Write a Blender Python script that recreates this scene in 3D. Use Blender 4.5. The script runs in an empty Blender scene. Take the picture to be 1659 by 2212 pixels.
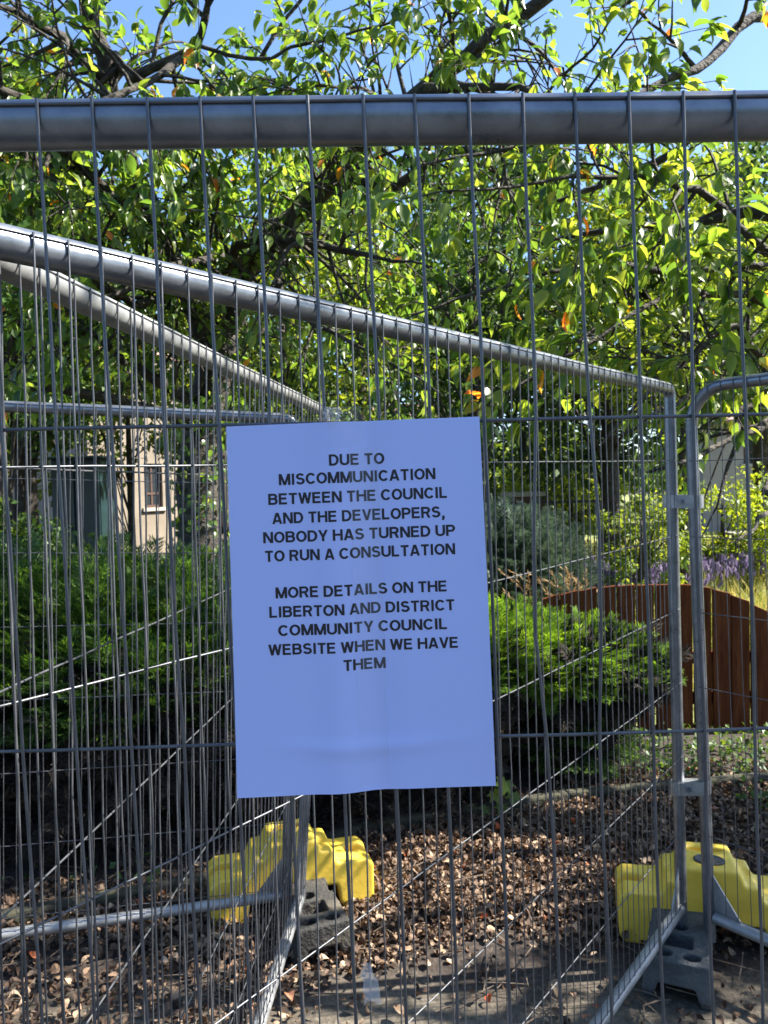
import bpy, bmesh, math, random
import numpy as np
from mathutils import Vector, Matrix

SC = bpy.context.scene
COL = SC.collection
R = math.radians
random.seed(7)
RNG = np.random.default_rng(11)

# ---------------------------------------------------------------- camera
CAM_H = 1.74
PITCH, ROLL = -2.1, -0.023
cam_data = bpy.data.cameras.new('camera')
cam_data.sensor_width = 36.0
cam_data.lens = 27.0
cam_data.clip_start = 0.02
cam_data.clip_end = 2000
cam_data.dof.use_dof = True
cam_data.dof.focus_distance = 0.66
cam_data.dof.aperture_fstop = 26.0
cam = bpy.data.objects.new('camera', cam_data)
COL.objects.link(cam)
CAM_M = Matrix.Translation((0, 0, CAM_H)) @ Matrix.Rotation(R(90 + PITCH), 4, 'X') @ Matrix.Rotation(ROLL, 4, 'Z')
cam.matrix_world = CAM_M
SC.camera = cam

# ---------------------------------------------------------------- light
SUN_AZ, SUN_EL = 85.0, 46.0            # azimuth from +Y towards +X
world = bpy.data.worlds.new('World')
SC.world = world
world.use_nodes = True
wn = world.node_tree
sky = wn.nodes.new('ShaderNodeTexSky')
sky.sky_type = 'NISHITA'
sky.sun_disc = False
sky.sun_elevation = R(SUN_EL)
sky.sun_rotation = R(SUN_AZ)
sky.ozone_density = 6.0
sky.air_density = 1.0
sky.dust_density = 1.0
wn.nodes['Background'].inputs['Strength'].default_value = 0.088
wn.links.new(sky.outputs[0], wn.nodes['Background'].inputs['Color'])
SUN_D = Vector((math.sin(R(SUN_AZ)) * math.cos(R(SUN_EL)), math.cos(R(SUN_AZ)) * math.cos(R(SUN_EL)), math.sin(R(SUN_EL))))
sl = bpy.data.lights.new('sun', 'SUN')
sl.energy = 5.0
sl.angle = R(0.53)
sl.color = (1.0, 0.94, 0.84)
so = bpy.data.objects.new('sun', sl)
so.rotation_euler = (-SUN_D).to_track_quat('-Z', 'Y').to_euler()
so.location = (6, 4, 10)
COL.objects.link(so)
SC.view_settings.view_transform = 'Standard'
SC.view_settings.look = 'None'
SC.view_settings.exposure = 1.93
SC.view_settings.gamma = 1.0
SC.view_settings.use_curve_mapping = False
try:
    SC.cycles.max_bounces = 7
    SC.cycles.transparent_max_bounces = 12
    SC.cycles.transmission_bounces = 4
    SC.cycles.sample_clamp_indirect = 6.0
    SC.cycles.use_denoising = True
    SC.cycles.caustics_reflective = False
    SC.cycles.caustics_refractive = False
except Exception:
    pass

# ---------------------------------------------------------------- geometry helpers
CM3 = CAM_M.to_3x3()


def ray(u, v):
    """direction through a point of the 1659 x 2212 view of the picture"""
    return CM3 @ Vector(((u - 829.5) / 1659.0, -(v - 1106.0) / 1659.0, -1.0))


def W(u, v, Y):
    d = ray(u, v)
    return Vector((0, 0, CAM_H)) + d * (Y / d.y)


def WG(u, v, z=0.0):
    d = ray(u, v)
    return Vector((0, 0, CAM_H)) + d * ((z - CAM_H) / d.z)


def world_loc(o):
    p = Vector((0, 0, 0))
    while o is not None:
        p += o.location
        o = o.parent
    return p


def tag(o, label=None, cat=None, group=None, kind=None):
    if label: o['label'] = label
    if cat: o['category'] = cat
    if group: o['group'] = group
    if kind: o['kind'] = kind
    return o


def thing(name, label, cat, loc=(0, 0, 0), group=None, rz=0.0):
    o = bpy.data.objects.new(name, None)
    o.empty_display_size = 0.1
    COL.objects.link(o)
    o.location = loc
    o.rotation_euler = (0, 0, rz)
    return tag(o, label, cat, group)


def copy_tree(o, parent=None):
    c = o.copy()
    COL.objects.link(c)
    if parent is not None:
        c.parent = parent
    for ch in list(o.children):
        copy_tree(ch, c)
    return c


class AM:
    """mesh collected from arrays: verts (n,3) and equal-sized faces (m,k)"""

    def __init__(self):
        self.v, self.f, self.n = [], [], 0

    def add(self, verts, faces):
        verts = np.asarray(verts, dtype=np.float64).reshape(-1, 3)
        self.v.append(verts)
        if isinstance(faces, np.ndarray):
            self.f.append(faces + self.n)
        else:
            by = {}
            for f in faces:
                by.setdefault(len(f), []).append(f)
            for k in by:
                self.f.append(np.array(by[k], dtype=np.int64) + self.n)
        self.n += len(verts)

    # --- shapes
    def tube(self, pts, r, n=8, cap=True):
        pts = [Vector(p) for p in pts]
        m = len(pts)
        rad = list(r) if hasattr(r, '__len__') else [r] * m
        ref = None
        V = np.zeros((m * n, 3))
        for i, p in enumerate(pts):
            if i == 0: t = pts[1] - pts[0]
            elif i == m - 1: t = pts[-1] - pts[-2]
            else: t = (pts[i + 1] - p).normalized() + (p - pts[i - 1]).normalized()
            if t.length < 1e-9: t = Vector((0, 0, 1))
            t.normalize()
            if ref is None:
                ref = t.orthogonal().normalized()
            ref = ref - t * ref.dot(t)
            if ref.length < 1e-6: ref = t.orthogonal()
            ref.normalize()
            b = t.cross(ref)
            for k in range(n):
                a = 2 * math.pi * k / n
                q = p + (ref * math.cos(a) + b * math.sin(a)) * rad[i]
                V[i * n + k] = q
        F = []
        for i in range(m - 1):
            for k in range(n):
                k2 = (k + 1) % n
                F.append((i * n + k, i * n + k2, (i + 1) * n + k2, (i + 1) * n + k))
        F = np.array(F, dtype=np.int64)
        self.add(V, F)
        if cap:
            base = self.n - m * n
            self.f.append(np.array([[base + k for k in range(n - 1, -1, -1)]], dtype=np.int64))
            self.f.append(np.array([[base + (m - 1) * n + k for k in range(n)]], dtype=np.int64))

    def box(self, c, s, rot=None):
        c = Vector(c)
        V = []
        for dx in (-.5, .5):
            for dy in (-.5, .5):
                for dz in (-.5, .5):
                    q = Vector((dx * s[0], dy * s[1], dz * s[2]))
                    if rot is not None: q = rot @ q
                    V.append(c + q)
        self.add(V, [(0, 1, 3, 2), (4, 6, 7, 5), (0, 4, 5, 1), (2, 3, 7, 6), (0, 2, 6, 4), (1, 5, 7, 3)])

    def beam(self, a, b, w, h, up=Vector((0, 0, 1))):
        a, b = Vector(a), Vector(b)
        t = (b - a).normalized()
        s = t.cross(up).normalized()
        u = s.cross(t)
        V = []
        for p in (a, b):
            for (i, j) in ((-1, -1), (1, -1), (1, 1), (-1, 1)):
                V.append(p + s * (i * w / 2) + u * (j * h / 2))
        self.add(V, [(0, 3, 2, 1), (4, 5, 6, 7), (0, 1, 5, 4), (1, 2, 6, 5), (2, 3, 7, 6), (3, 0, 4, 7)])

    def build(self, name, mat, parent=None, smooth=False, bevel=0.0, segs=2, autosmooth=None):
        me = bpy.data.meshes.new(name)
        V = np.concatenate(self.v) if self.v else np.zeros((0, 3))
        if parent is not None:
            V = V - np.array(world_loc(parent))
        me.vertices.add(len(V))
        me.vertices.foreach_set('co', V.astype(np.float32).ravel())
        tot = np.concatenate([np.full(len(f), f.shape[1]) for f in self.f])
        idx = np.concatenate([f.ravel() for f in self.f])
        me.loops.add(len(idx))
        me.loops.foreach_set('vertex_index', idx.astype(np.int32))
        me.polygons.add(len(tot))
        start = np.concatenate([[0], np.cumsum(tot)[:-1]])
        me.polygons.foreach_set('loop_start', start.astype(np.int32))
        me.update(calc_edges=True)
        me.validate()
        if bevel > 0:
            bm = bmesh.new()
            bm.from_mesh(me)
            bmesh.ops.remove_doubles(bm, verts=bm.verts, dist=1e-5)
            bmesh.ops.bevel(bm, geom=[e for e in bm.edges if len(e.link_faces) == 2 and e.calc_face_angle(0) > 0.35], offset=bevel, segments=segs, profile=0.5, affect='EDGES', clamp_overlap=True)
            bm.to_mesh(me)
            bm.free()
        me.polygons.foreach_set('use_smooth', np.full(len(me.polygons), bool(smooth)))
        if mat is not None: me.materials.append(mat)
        o = bpy.data.objects.new(name, me)
        COL.objects.link(o)
        if parent is not None: o.parent = parent
        if autosmooth is not None:
            me.polygons.foreach_set('use_smooth', np.ones(len(me.polygons), dtype=bool))
            me.set_sharp_from_angle(angle=R(autosmooth))
        return o


def norm(a):
    return a / np.maximum(np.linalg.norm(a, axis=1, keepdims=True), 1e-9)


def scatter(am, tv, tf, pos, axis, nrm, length, width, curl=None):
    """copies of a flat template (along, across, up) laid at pos along axis with the given normal"""
    N = len(pos)
    if N == 0: return
    a = norm(axis)
    n = norm(nrm - a * np.sum(nrm * a, axis=1, keepdims=True))
    s = np.cross(n, a)
    tv = np.asarray(tv, dtype=np.float64)
    T = len(tv)
    L = length[:, None, None]
    Wd = width[:, None, None]
    lz = tv[None, :, 2:3] * (curl[:, None, None] if curl is not None else 1.0)
    V = pos[:, None, :] + a[:, None, :] * tv[None, :, 0:1] * L + s[:, None, :] * tv[None, :, 1:2] * Wd + n[:, None, :] * lz * L
    base = am.n
    am.v.append(V.reshape(-1, 3))
    by = {}
    for f in tf: by.setdefault(len(f), []).append(f)
    off = (np.arange(N) * T)[:, None, None]
    for k in by:
        F = np.array(by[k], dtype=np.int64)[None] + off + base
        am.f.append(F.reshape(-1, k))
    am.n += N * T


def rand_unit(n):
    return norm(RNG.normal(size=(n, 3)))


# ---------------------------------------------------------------- materials
def new_mat(name):
    m = bpy.data.materials.new(name)
    m.use_nodes = True
    nt = m.node_tree
    for n in list(nt.nodes): nt.nodes.remove(n)
    out = nt.nodes.new('ShaderNodeOutputMaterial')
    return m, nt, out


def N(nt, kind, **kw):
    n = nt.nodes.new(kind)
    for k, v in kw.items():
        if k.startswith('i_'):
            n.inputs[k[2:].replace('_', ' ')].default_value = v
        else:
            setattr(n, k, v)
    return n


def ramp(nt, fac, stops):
    r = nt.nodes.new('ShaderNodeValToRGB')
    e = r.color_ramp.elements
    while len(e) < len(stops): e.new(0.5)
    for i, (p, c) in enumerate(stops):
        e[i].position = p
        e[i].color = (c[0], c[1], c[2], 1)
    if fac is not None: nt.links.new(fac, r.inputs[0])
    return r.outputs[0]


def noise_mat(name, stops, scale=8.0, rough=0.7, detail=6.0, metal=0.0, bump=0.0, bump_scale=None, spec=0.5, rough_var=0.0, stretch=None):
    m, nt, out = new_mat(name)
    tc = N(nt, 'ShaderNodeTexCoord')
    src = tc.outputs['Object']
    if stretch:
        mp = N(nt, 'ShaderNodeMapping')
        mp.inputs['Scale'].default_value = stretch
        nt.links.new(src, mp.inputs[0])
        src = mp.outputs[0]
    no = N(nt, 'ShaderNodeTexNoise')
    no.inputs['Scale'].default_value = scale
    no.inputs['Detail'].default_value = detail
    no.inputs['Roughness'].default_value = 0.62
    nt.links.new(src, no.inputs['Vector'])
    b = N(nt, 'ShaderNodeBsdfPrincipled')
    nt.links.new(ramp(nt, no.outputs[0], stops), b.inputs['Base Color'])
    b.inputs['Roughness'].default_value = rough
    b.inputs['Metallic'].default_value = metal
    b.inputs['Specular IOR Level'].default_value = spec
    if rough_var > 0:
        mr = N(nt, 'ShaderNodeMapRange')
        mr.inputs['To Min'].default_value = rough - rough_var
        mr.inputs['To Max'].default_value = rough + rough_var
        mr.inputs['From Min'].default_value = 0.3
        mr.inputs['From Max'].default_value = 0.7
        nt.links.new(no.outputs[0], mr.inputs[0])
        nt.links.new(mr.outputs[0], b.inputs['Roughness'])
    if bump > 0:
        n2 = N(nt, 'ShaderNodeTexNoise')
        n2.inputs['Scale'].default_value = bump_scale or scale * 4
        n2.inputs['Detail'].default_value = 5
        nt.links.new(src, n2.inputs['Vector'])
        bp = N(nt, 'ShaderNodeBump')
        bp.inputs['Strength'].default_value = bump
        bp.inputs['Distance'].default_value = 0.02
        nt.links.new(n2.outputs[0], bp.inputs['Height'])
        nt.links.new(bp.outputs[0], b.inputs['Normal'])
    nt.links.new(b.outputs[0], out.inputs[0])
    return m


def leaf_mat(name, stops, trans=0.4, rough=0.38, tcol=None, spec=0.5):
    """each leaf its own colour (random per island), light passes through"""
    m, nt, out = new_mat(name)
    g = N(nt, 'ShaderNodeNewGeometry')
    c = ramp(nt, g.outputs['Random Per Island'], stops)
    b = N(nt, 'ShaderNodeBsdfPrincipled')
    b.inputs['Roughness'].default_value = rough
    b.inputs['Specular IOR Level'].default_value = spec
    nt.links.new(c, b.inputs['Base Color'])
    t = N(nt, 'ShaderNodeBsdfTranslucent')
    mx = N(nt, 'ShaderNodeMix', data_type='RGBA', blend_type='MULTIPLY')
    mx.inputs[0].default_value = 1.0
    nt.links.new(c, mx.inputs[6])
    mx.inputs[7].default_value = tcol or (3.2, 2.6, 1.1, 1)
    nt.links.new(mx.outputs[2], t.inputs['Color'])
    ms = N(nt, 'ShaderNodeMixShader')
    ms.inputs[0].default_value = trans
    nt.links.new(b.outputs[0], ms.inputs[1])
    nt.links.new(t.outputs[0], ms.inputs[2])
    nt.links.new(ms.outputs[0], out.inputs[0])
    return m


M = {}
M['galv'] = noise_mat('galvanised_steel', [(0.3, (.135, .15, .175)), (0.5, (.185, .205, .235)), (0.7, (.25, .27, .30))], scale=22, rough=0.33, metal=0.7, bump=0.03, bump_scale=120, rough_var=0.08)
M['galv_worn'] = noise_mat('weathered_galvanised_steel', [(0.3, (.20, .205, .21)), (0.5, (.28, .285, .29)), (0.7, (.38, .38, .375))], scale=14, rough=0.45, metal=0.4, bump=0.04, bump_scale=90, rough_var=0.1)
M['wire'] = noise_mat('galvanised_wire', [(0.3, (.070, .075, .085)), (0.7, (.125, .13, .14))], scale=40, rough=0.42, metal=0.5, rough_var=0.08)
M['clamp'] = noise_mat('pressed_steel_clamp', [(0.3, (.24, .25, .26)), (0.7, (.42, .43, .44))], scale=30, rough=0.4, metal=0.5, bump=0.1)
M['yellow'] = noise_mat('yellow_moulded_plastic', [(0.22, (.36, .24, .05)), (0.36, (.78, .53, .06)), (0.7, (.88, .63, .085))], scale=9, rough=0.46, bump=0.05, bump_scale=60, rough_var=0.06)
M['black_plastic'] = noise_mat('dark_plastic_cap', [(0.3, (.03, .03, .035)), (0.7, (.06, .06, .07))], scale=20, rough=0.5)
M['block'] = noise_mat('grey_recycled_rubber', [(0.3, (.045, .050, .052)), (0.5, (.075, .082, .084)), (0.7, (.12, .125, .125))], scale=9, rough=0.85, bump=0.5, bump_scale=70)
M['block_brown'] = noise_mat('dusty_recycled_rubber', [(0.3, (.018, .018, .017)), (0.5, (.035, .033, .030)), (0.7, (.12, .10, .07))], scale=6, rough=0.85, bump=0.5, bump_scale=70)
M['ink'] = noise_mat('printed_ink', [(0.3, (.008, .008, .015)), (0.7, (.013, .013, .022))], scale=30, rough=0.45)
M['bark'] = noise_mat('cherry_bark', [(0.3, (.013, .010, .009)), (0.5, (.036, .030, .024)), (0.7, (.11, .095, .075))], scale=11, rough=0.85, bump=0.9, bump_scale=30, stretch=(1, 1, 2.2))
M['bark_dark'] = noise_mat('dark_bark', [(0.3, (.018, .015, .012)), (0.7, (.07, .055, .042))], scale=9, rough=0.9, bump=0.9, bump_scale=25)
G1 = [(0.0, (.028, .068, .014)), (0.35, (.050, .105, .018)), (0.7, (.085, .145, .022)), (0.955, (.115, .165, .028)), (0.985, (.150, .175, .030)), (0.992, (.42, .17, .02)), (1.0, (.45, .12, .02))]
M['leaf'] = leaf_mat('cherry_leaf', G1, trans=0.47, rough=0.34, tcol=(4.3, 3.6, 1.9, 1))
M['leaf_sun_tint'] = leaf_mat('sun_tinted_cherry_leaf', [(p, (min(1, c[0] * 1.25), c[1] * 1.12, c[2])) for p, c in G1], trans=0.47, rough=0.34, tcol=(4.1, 3.6, 1.9, 1))  # sunlight put into the colour: brightened copy of the cherry leaf
M['far_light'] = leaf_mat('light_foliage', [(0, (.06, .11, .015)), (0.6, (.11, .17, .02)), (1, (.16, .21, .03))], trans=0.4, rough=0.5)
M['far_mid'] = leaf_mat('mid_foliage', [(0, (.03, .07, .015)), (0.6, (.05, .11, .02)), (1, (.09, .15, .025))], trans=0.3, rough=0.5)
M['far_dark'] = leaf_mat('dark_foliage', [(0, (.020, .048, .016)), (0.6, (.036, .078, .022)), (1, (.060, .110, .028))], trans=0.32, rough=0.5)
M['shrub_lime'] = leaf_mat('lime_shrub_foliage', [(0, (.09, .15, .015)), (0.6, (.15, .22, .02)), (1, (.22, .27, .03))], trans=0.4, rough=0.5)
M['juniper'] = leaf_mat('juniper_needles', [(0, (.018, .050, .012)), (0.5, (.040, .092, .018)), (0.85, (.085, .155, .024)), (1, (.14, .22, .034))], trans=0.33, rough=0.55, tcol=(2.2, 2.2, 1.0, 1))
M['juniper_bright'] = leaf_mat('sun_tinted_juniper_needles', [(0, (.06, .13, .016)), (0.5, (.12, .22, .026)), (1, (.20, .31, .045))], trans=0.42, rough=0.5, tcol=(2.4, 2.2, 1.0, 1))  # sun on the right-hand bush is put into a brighter needle colour
M['juniper_dry'] = noise_mat('dead_juniper_twigs', [(0.3, (.012, .009, .007)), (0.7, (.036, .026, .018))], scale=20, rough=0.95)
M['blue_shrub'] = leaf_mat('blue_grey_foliage', [(0, (.045, .075, .055)), (0.6, (.075, .115, .085)), (1, (.12, .15, .11))], trans=0.2, rough=0.7, tcol=(1.5, 1.6, 1.2, 1))
M['litter'] = leaf_mat('dead_leaves', [(0, (.034, .019, .011)), (0.35, (.095, .056, .034)), (0.7, (.19, .120, .074)), (0.9, (.31, .212, .136)), (0.985, (.45, .33, .22)), (0.995, (.36, .09, .02)), (1, (.40, .08, .02))], trans=0.12, rough=0.7, tcol=(1.3, 1.0, .6, 1))
M['stick'] = noise_mat('dry_twig', [(0.3, (.07, .05, .035)), (0.7, (.20, .15, .11))], scale=20, rough=0.9)
M['dry_grass'] = leaf_mat('dry_grass', [(0, (.12, .16, .03)), (0.4, (.24, .25, .06)), (0.8, (.36, .31, .11)), (1, (.42, .34, .16))], trans=0.4, rough=0.6, tcol=(1.5, 1.4, .9, 1))
M['lavender'] = leaf_mat('lavender_flowers', [(0, (.12, .095, .18)), (0.6, (.20, .16, .28)), (1, (.28, .24, .37))], trans=0.3, rough=0.7, tcol=(1.3, 1.2, 1.3, 1))
M['lavender_stem'] = leaf_mat('lavender_stems', [(0, (.07, .10, .04)), (1, (.16, .19, .09))], trans=0.2, rough=0.7)
M['plume'] = leaf_mat('dry_plume_grass', [(0, (.30, .20, .10)), (1, (.52, .38, .22))], trans=0.3, rough=0.8, tcol=(1.2, 1.1, .9, 1))
M['fence_wood'] = noise_mat('red_brown_stained_timber', [(0.3, (.060, .016, .006)), (0.5, (.125, .036, .012)), (0.7, (.20, .066, .022))], scale=4, spec=0.15, rough=0.85, bump=0.4, bump_scale=40, stretch=(6, 6, .6))
M['sleeper'] = noise_mat('mossy_timber_edging', [(0.3, (.018, .018, .012)), (0.5, (.040, .038, .024)), (0.7, (.07, .07, .036))], scale=7, rough=0.95, bump=0.7, bump_scale=35)
M['render_wall'] = noise_mat('cream_render', [(0.3, (.20, .165, .125)), (0.5, (.245, .205, .155)), (0.7, (.29, .24, .185))], scale=1.6, rough=0.9, bump=0.2, bump_scale=60)
M['grey_wall'] = noise_mat('grey_render', [(0.3, (.30, .26, .27)), (0.7, (.38, .34, .34))], scale=3, rough=0.9)
M['tile'] = noise_mat('pink_roof_tiles', [(0.3, (.28, .16, .13)), (0.7, (.42, .27, .22))], scale=12, rough=0.85)
M['stone'] = noise_mat('pale_stone', [(0.3, (.34, .31, .27)), (0.7, (.46, .43, .39))], scale=8, rough=0.85, bump=0.3)
M['white'] = noise_mat('white_paint', [(0.3, (.68, .68, .66)), (0.7, (.78, .78, .76))], scale=8, rough=0.5)
M['dark_brick'] = noise_mat('dark_brick', [(0.3, (.06, .035, .028)), (0.7, (.12, .07, .055))], scale=20, rough=0.9)
M['glass'] = noise_mat('window_glass', [(0.3, (.02, .025, .03)), (0.7, (.04, .045, .05))], scale=2, rough=0.08)
M['cabinet'] = noise_mat('dark_green_paint', [(0.3, (.010, .026, .030)), (0.7, (.016, .038, .042))], scale=6, rough=0.4)
M['black_iron'] = noise_mat('black_ironwork', [(0.3, (.012, .012, .014)), (0.7, (.025, .025, .028))], scale=20, rough=0.5)
M['table_wood'] = noise_mat('weathered_grey_timber', [(0.3, (.30, .27, .23)), (0.7, (.44, .41, .36))], scale=6, rough=0.8)


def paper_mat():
    m, nt, out = new_mat('sky_tinted_paper')
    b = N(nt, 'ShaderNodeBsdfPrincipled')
    b.inputs['Base Color'].default_value = (.50, .59, 1.0, 1)  # blue of skylit shade is put into the white sheet's colour
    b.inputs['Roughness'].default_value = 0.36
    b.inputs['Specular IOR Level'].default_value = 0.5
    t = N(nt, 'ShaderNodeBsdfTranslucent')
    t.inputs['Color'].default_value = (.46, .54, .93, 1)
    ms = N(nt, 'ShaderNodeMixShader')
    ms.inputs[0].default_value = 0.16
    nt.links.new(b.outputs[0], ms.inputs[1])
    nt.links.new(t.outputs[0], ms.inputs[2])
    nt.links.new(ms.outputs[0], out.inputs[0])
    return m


def tape_mat(name='clear_tape', f=.07):
    m, nt, out = new_mat(name)
    tr = N(nt, 'ShaderNodeBsdfTransparent')
    tr.inputs['Color'].default_value = (.985, .985, .99, 1)
    gl = N(nt, 'ShaderNodeBsdfPrincipled')
    gl.inputs['Base Color'].default_value = (.8, .8, .8, 1)
    gl.inputs['Roughness'].default_value = 0.12
    tc = N(nt, 'ShaderNodeTexCoord')
    no = N(nt, 'ShaderNodeTexNoise')
    no.inputs['Scale'].default_value = 60
    nt.links.new(tc.outputs['Object'], no.inputs['Vector'])
    bp = N(nt, 'ShaderNodeBump')
    bp.inputs['Strength'].default_value = 0.25
    bp.inputs['Distance'].default_value = 0.004
    nt.links.new(no.outputs[0], bp.inputs['Height'])
    nt.links.new(bp.outputs[0], gl.inputs['Normal'])
    ms = N(nt, 'ShaderNodeMixShader')
    ms.inputs[0].default_value = f
    nt.links.new(tr.outputs[0], ms.inputs[1])
    nt.links.new(gl.outputs[0], ms.inputs[2])
    nt.links.new(ms.outputs[0], out.inputs[0])
    return m


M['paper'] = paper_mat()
M['tape'] = tape_mat()


def ground_mat():
    m, nt, out = new_mat('soil_and_grit')
    tc = N(nt, 'ShaderNodeTexCoord')
    sx = N(nt, 'ShaderNodeSeparateXYZ')
    nt.links.new(tc.outputs['Object'], sx.inputs[0])
    n1 = N(nt, 'ShaderNodeTexNoise')
    n1.inputs['Scale'].default_value = 2.2
    n1.inputs['Detail'].default_value = 8
    nt.links.new(tc.outputs['Object'], n1.inputs['Vector'])
    n2 = N(nt, 'ShaderNodeTexNoise')
    n2.inputs['Scale'].default_value = 45
    n2.inputs['Detail'].default_value = 8
    nt.links.new(tc.outputs['Object'], n2.inputs['Vector'])
    soil = ramp(nt, n2.outputs[0], [(0.3, (.014, .010, .008)), (0.55, (.036, .026, .020)), (0.75, (.075, .057, .043))])
    grit = ramp(nt, n2.outputs[0], [(0.3, (.075, .062, .046)), (0.55, (.13, .110, .082)), (0.75, (.20, .172, .13))])
    # grit path towards the camera, soil and garden beyond
    ad = N(nt, 'ShaderNodeMath', operation='MULTIPLY_ADD')
    nt.links.new(n1.outputs[0], ad.inputs[0])
    ad.inputs[1].default_value = 0.5
    nt.links.new(sx.outputs['Y'], ad.inputs[2])
    mr = N(nt, 'ShaderNodeMapRange')
    mr.inputs['From Min'].default_value = 2.66
    mr.inputs['From Max'].default_value = 2.95
    nt.links.new(ad.outputs[0], mr.inputs[0])
    mx = N(nt, 'ShaderNodeMix', data_type='RGBA')
    nt.links.new(mr.outputs[0], mx.inputs[0])
    nt.links.new(grit, mx.inputs[6])
    nt.links.new(soil, mx.inputs[7])
    asph = ramp(nt, n2.outputs[0], [(0.3, (.035, .035, .036)), (0.7, (.07, .07, .07))])  # unseen dark ground added near the viewpoint to lower light bounced up
    mr2 = N(nt, 'ShaderNodeMapRange')
    mr2.inputs['From Min'].default_value = 1.75
    mr2.inputs['From Max'].default_value = 1.95
    nt.links.new(ad.outputs[0], mr2.inputs[0])
    mx2 = N(nt, 'ShaderNodeMix', data_type='RGBA')
    nt.links.new(mr2.outputs[0], mx2.inputs[0])
    nt.links.new(asph, mx2.inputs[6])
    nt.links.new(mx.outputs[2], mx2.inputs[7])
    b = N(nt, 'ShaderNodeBsdfPrincipled')
    b.inputs['Roughness'].default_value = 0.95
    nt.links.new(mx2.outputs[2], b.inputs['Base Color'])
    bp = N(nt, 'ShaderNodeBump')
    bp.inputs['Strength'].default_value = 0.5
    bp.inputs['Distance'].default_value = 0.02
    nt.links.new(n2.outputs[0], bp.inputs['Height'])
    nt.links.new(bp.outputs[0], b.inputs['Normal'])
    nt.links.new(b.outputs[0], out.inputs[0])
    return m


M['ground'] = ground_mat()
M['crumple'] = tape_mat('crumpled_tape', .34)
M['lawn'] = noise_mat('dry_lawn', [(0.3, (.10, .13, .03)), (0.5, (.17, .19, .05)), (0.7, (.26, .24, .09))], scale=1.5, rough=0.95, bump=0.4, bump_scale=60)

# ---------------------------------------------------------------- ground
g = AM()
g.add([(-400, -60, 0), (400, -60, 0), (400, 900, 0), (-400, 900, 0)], [(0, 1, 2, 3)])
tag(g.build('ground', M['ground']), kind='structure')
g = AM()
g.add([(1.2, 5.3, .012), (60, 5.3, .012), (60, 80, .012), (3.0, 80, .012), (1.2, 20, .012)], [(0, 1, 2, 3, 4)])
tag(g.build('lawn', M['lawn']), kind='structure')

# ---------------------------------------------------------------- site fence panels
PITCH_W, ROW = 0.0430, 0.2615


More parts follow.
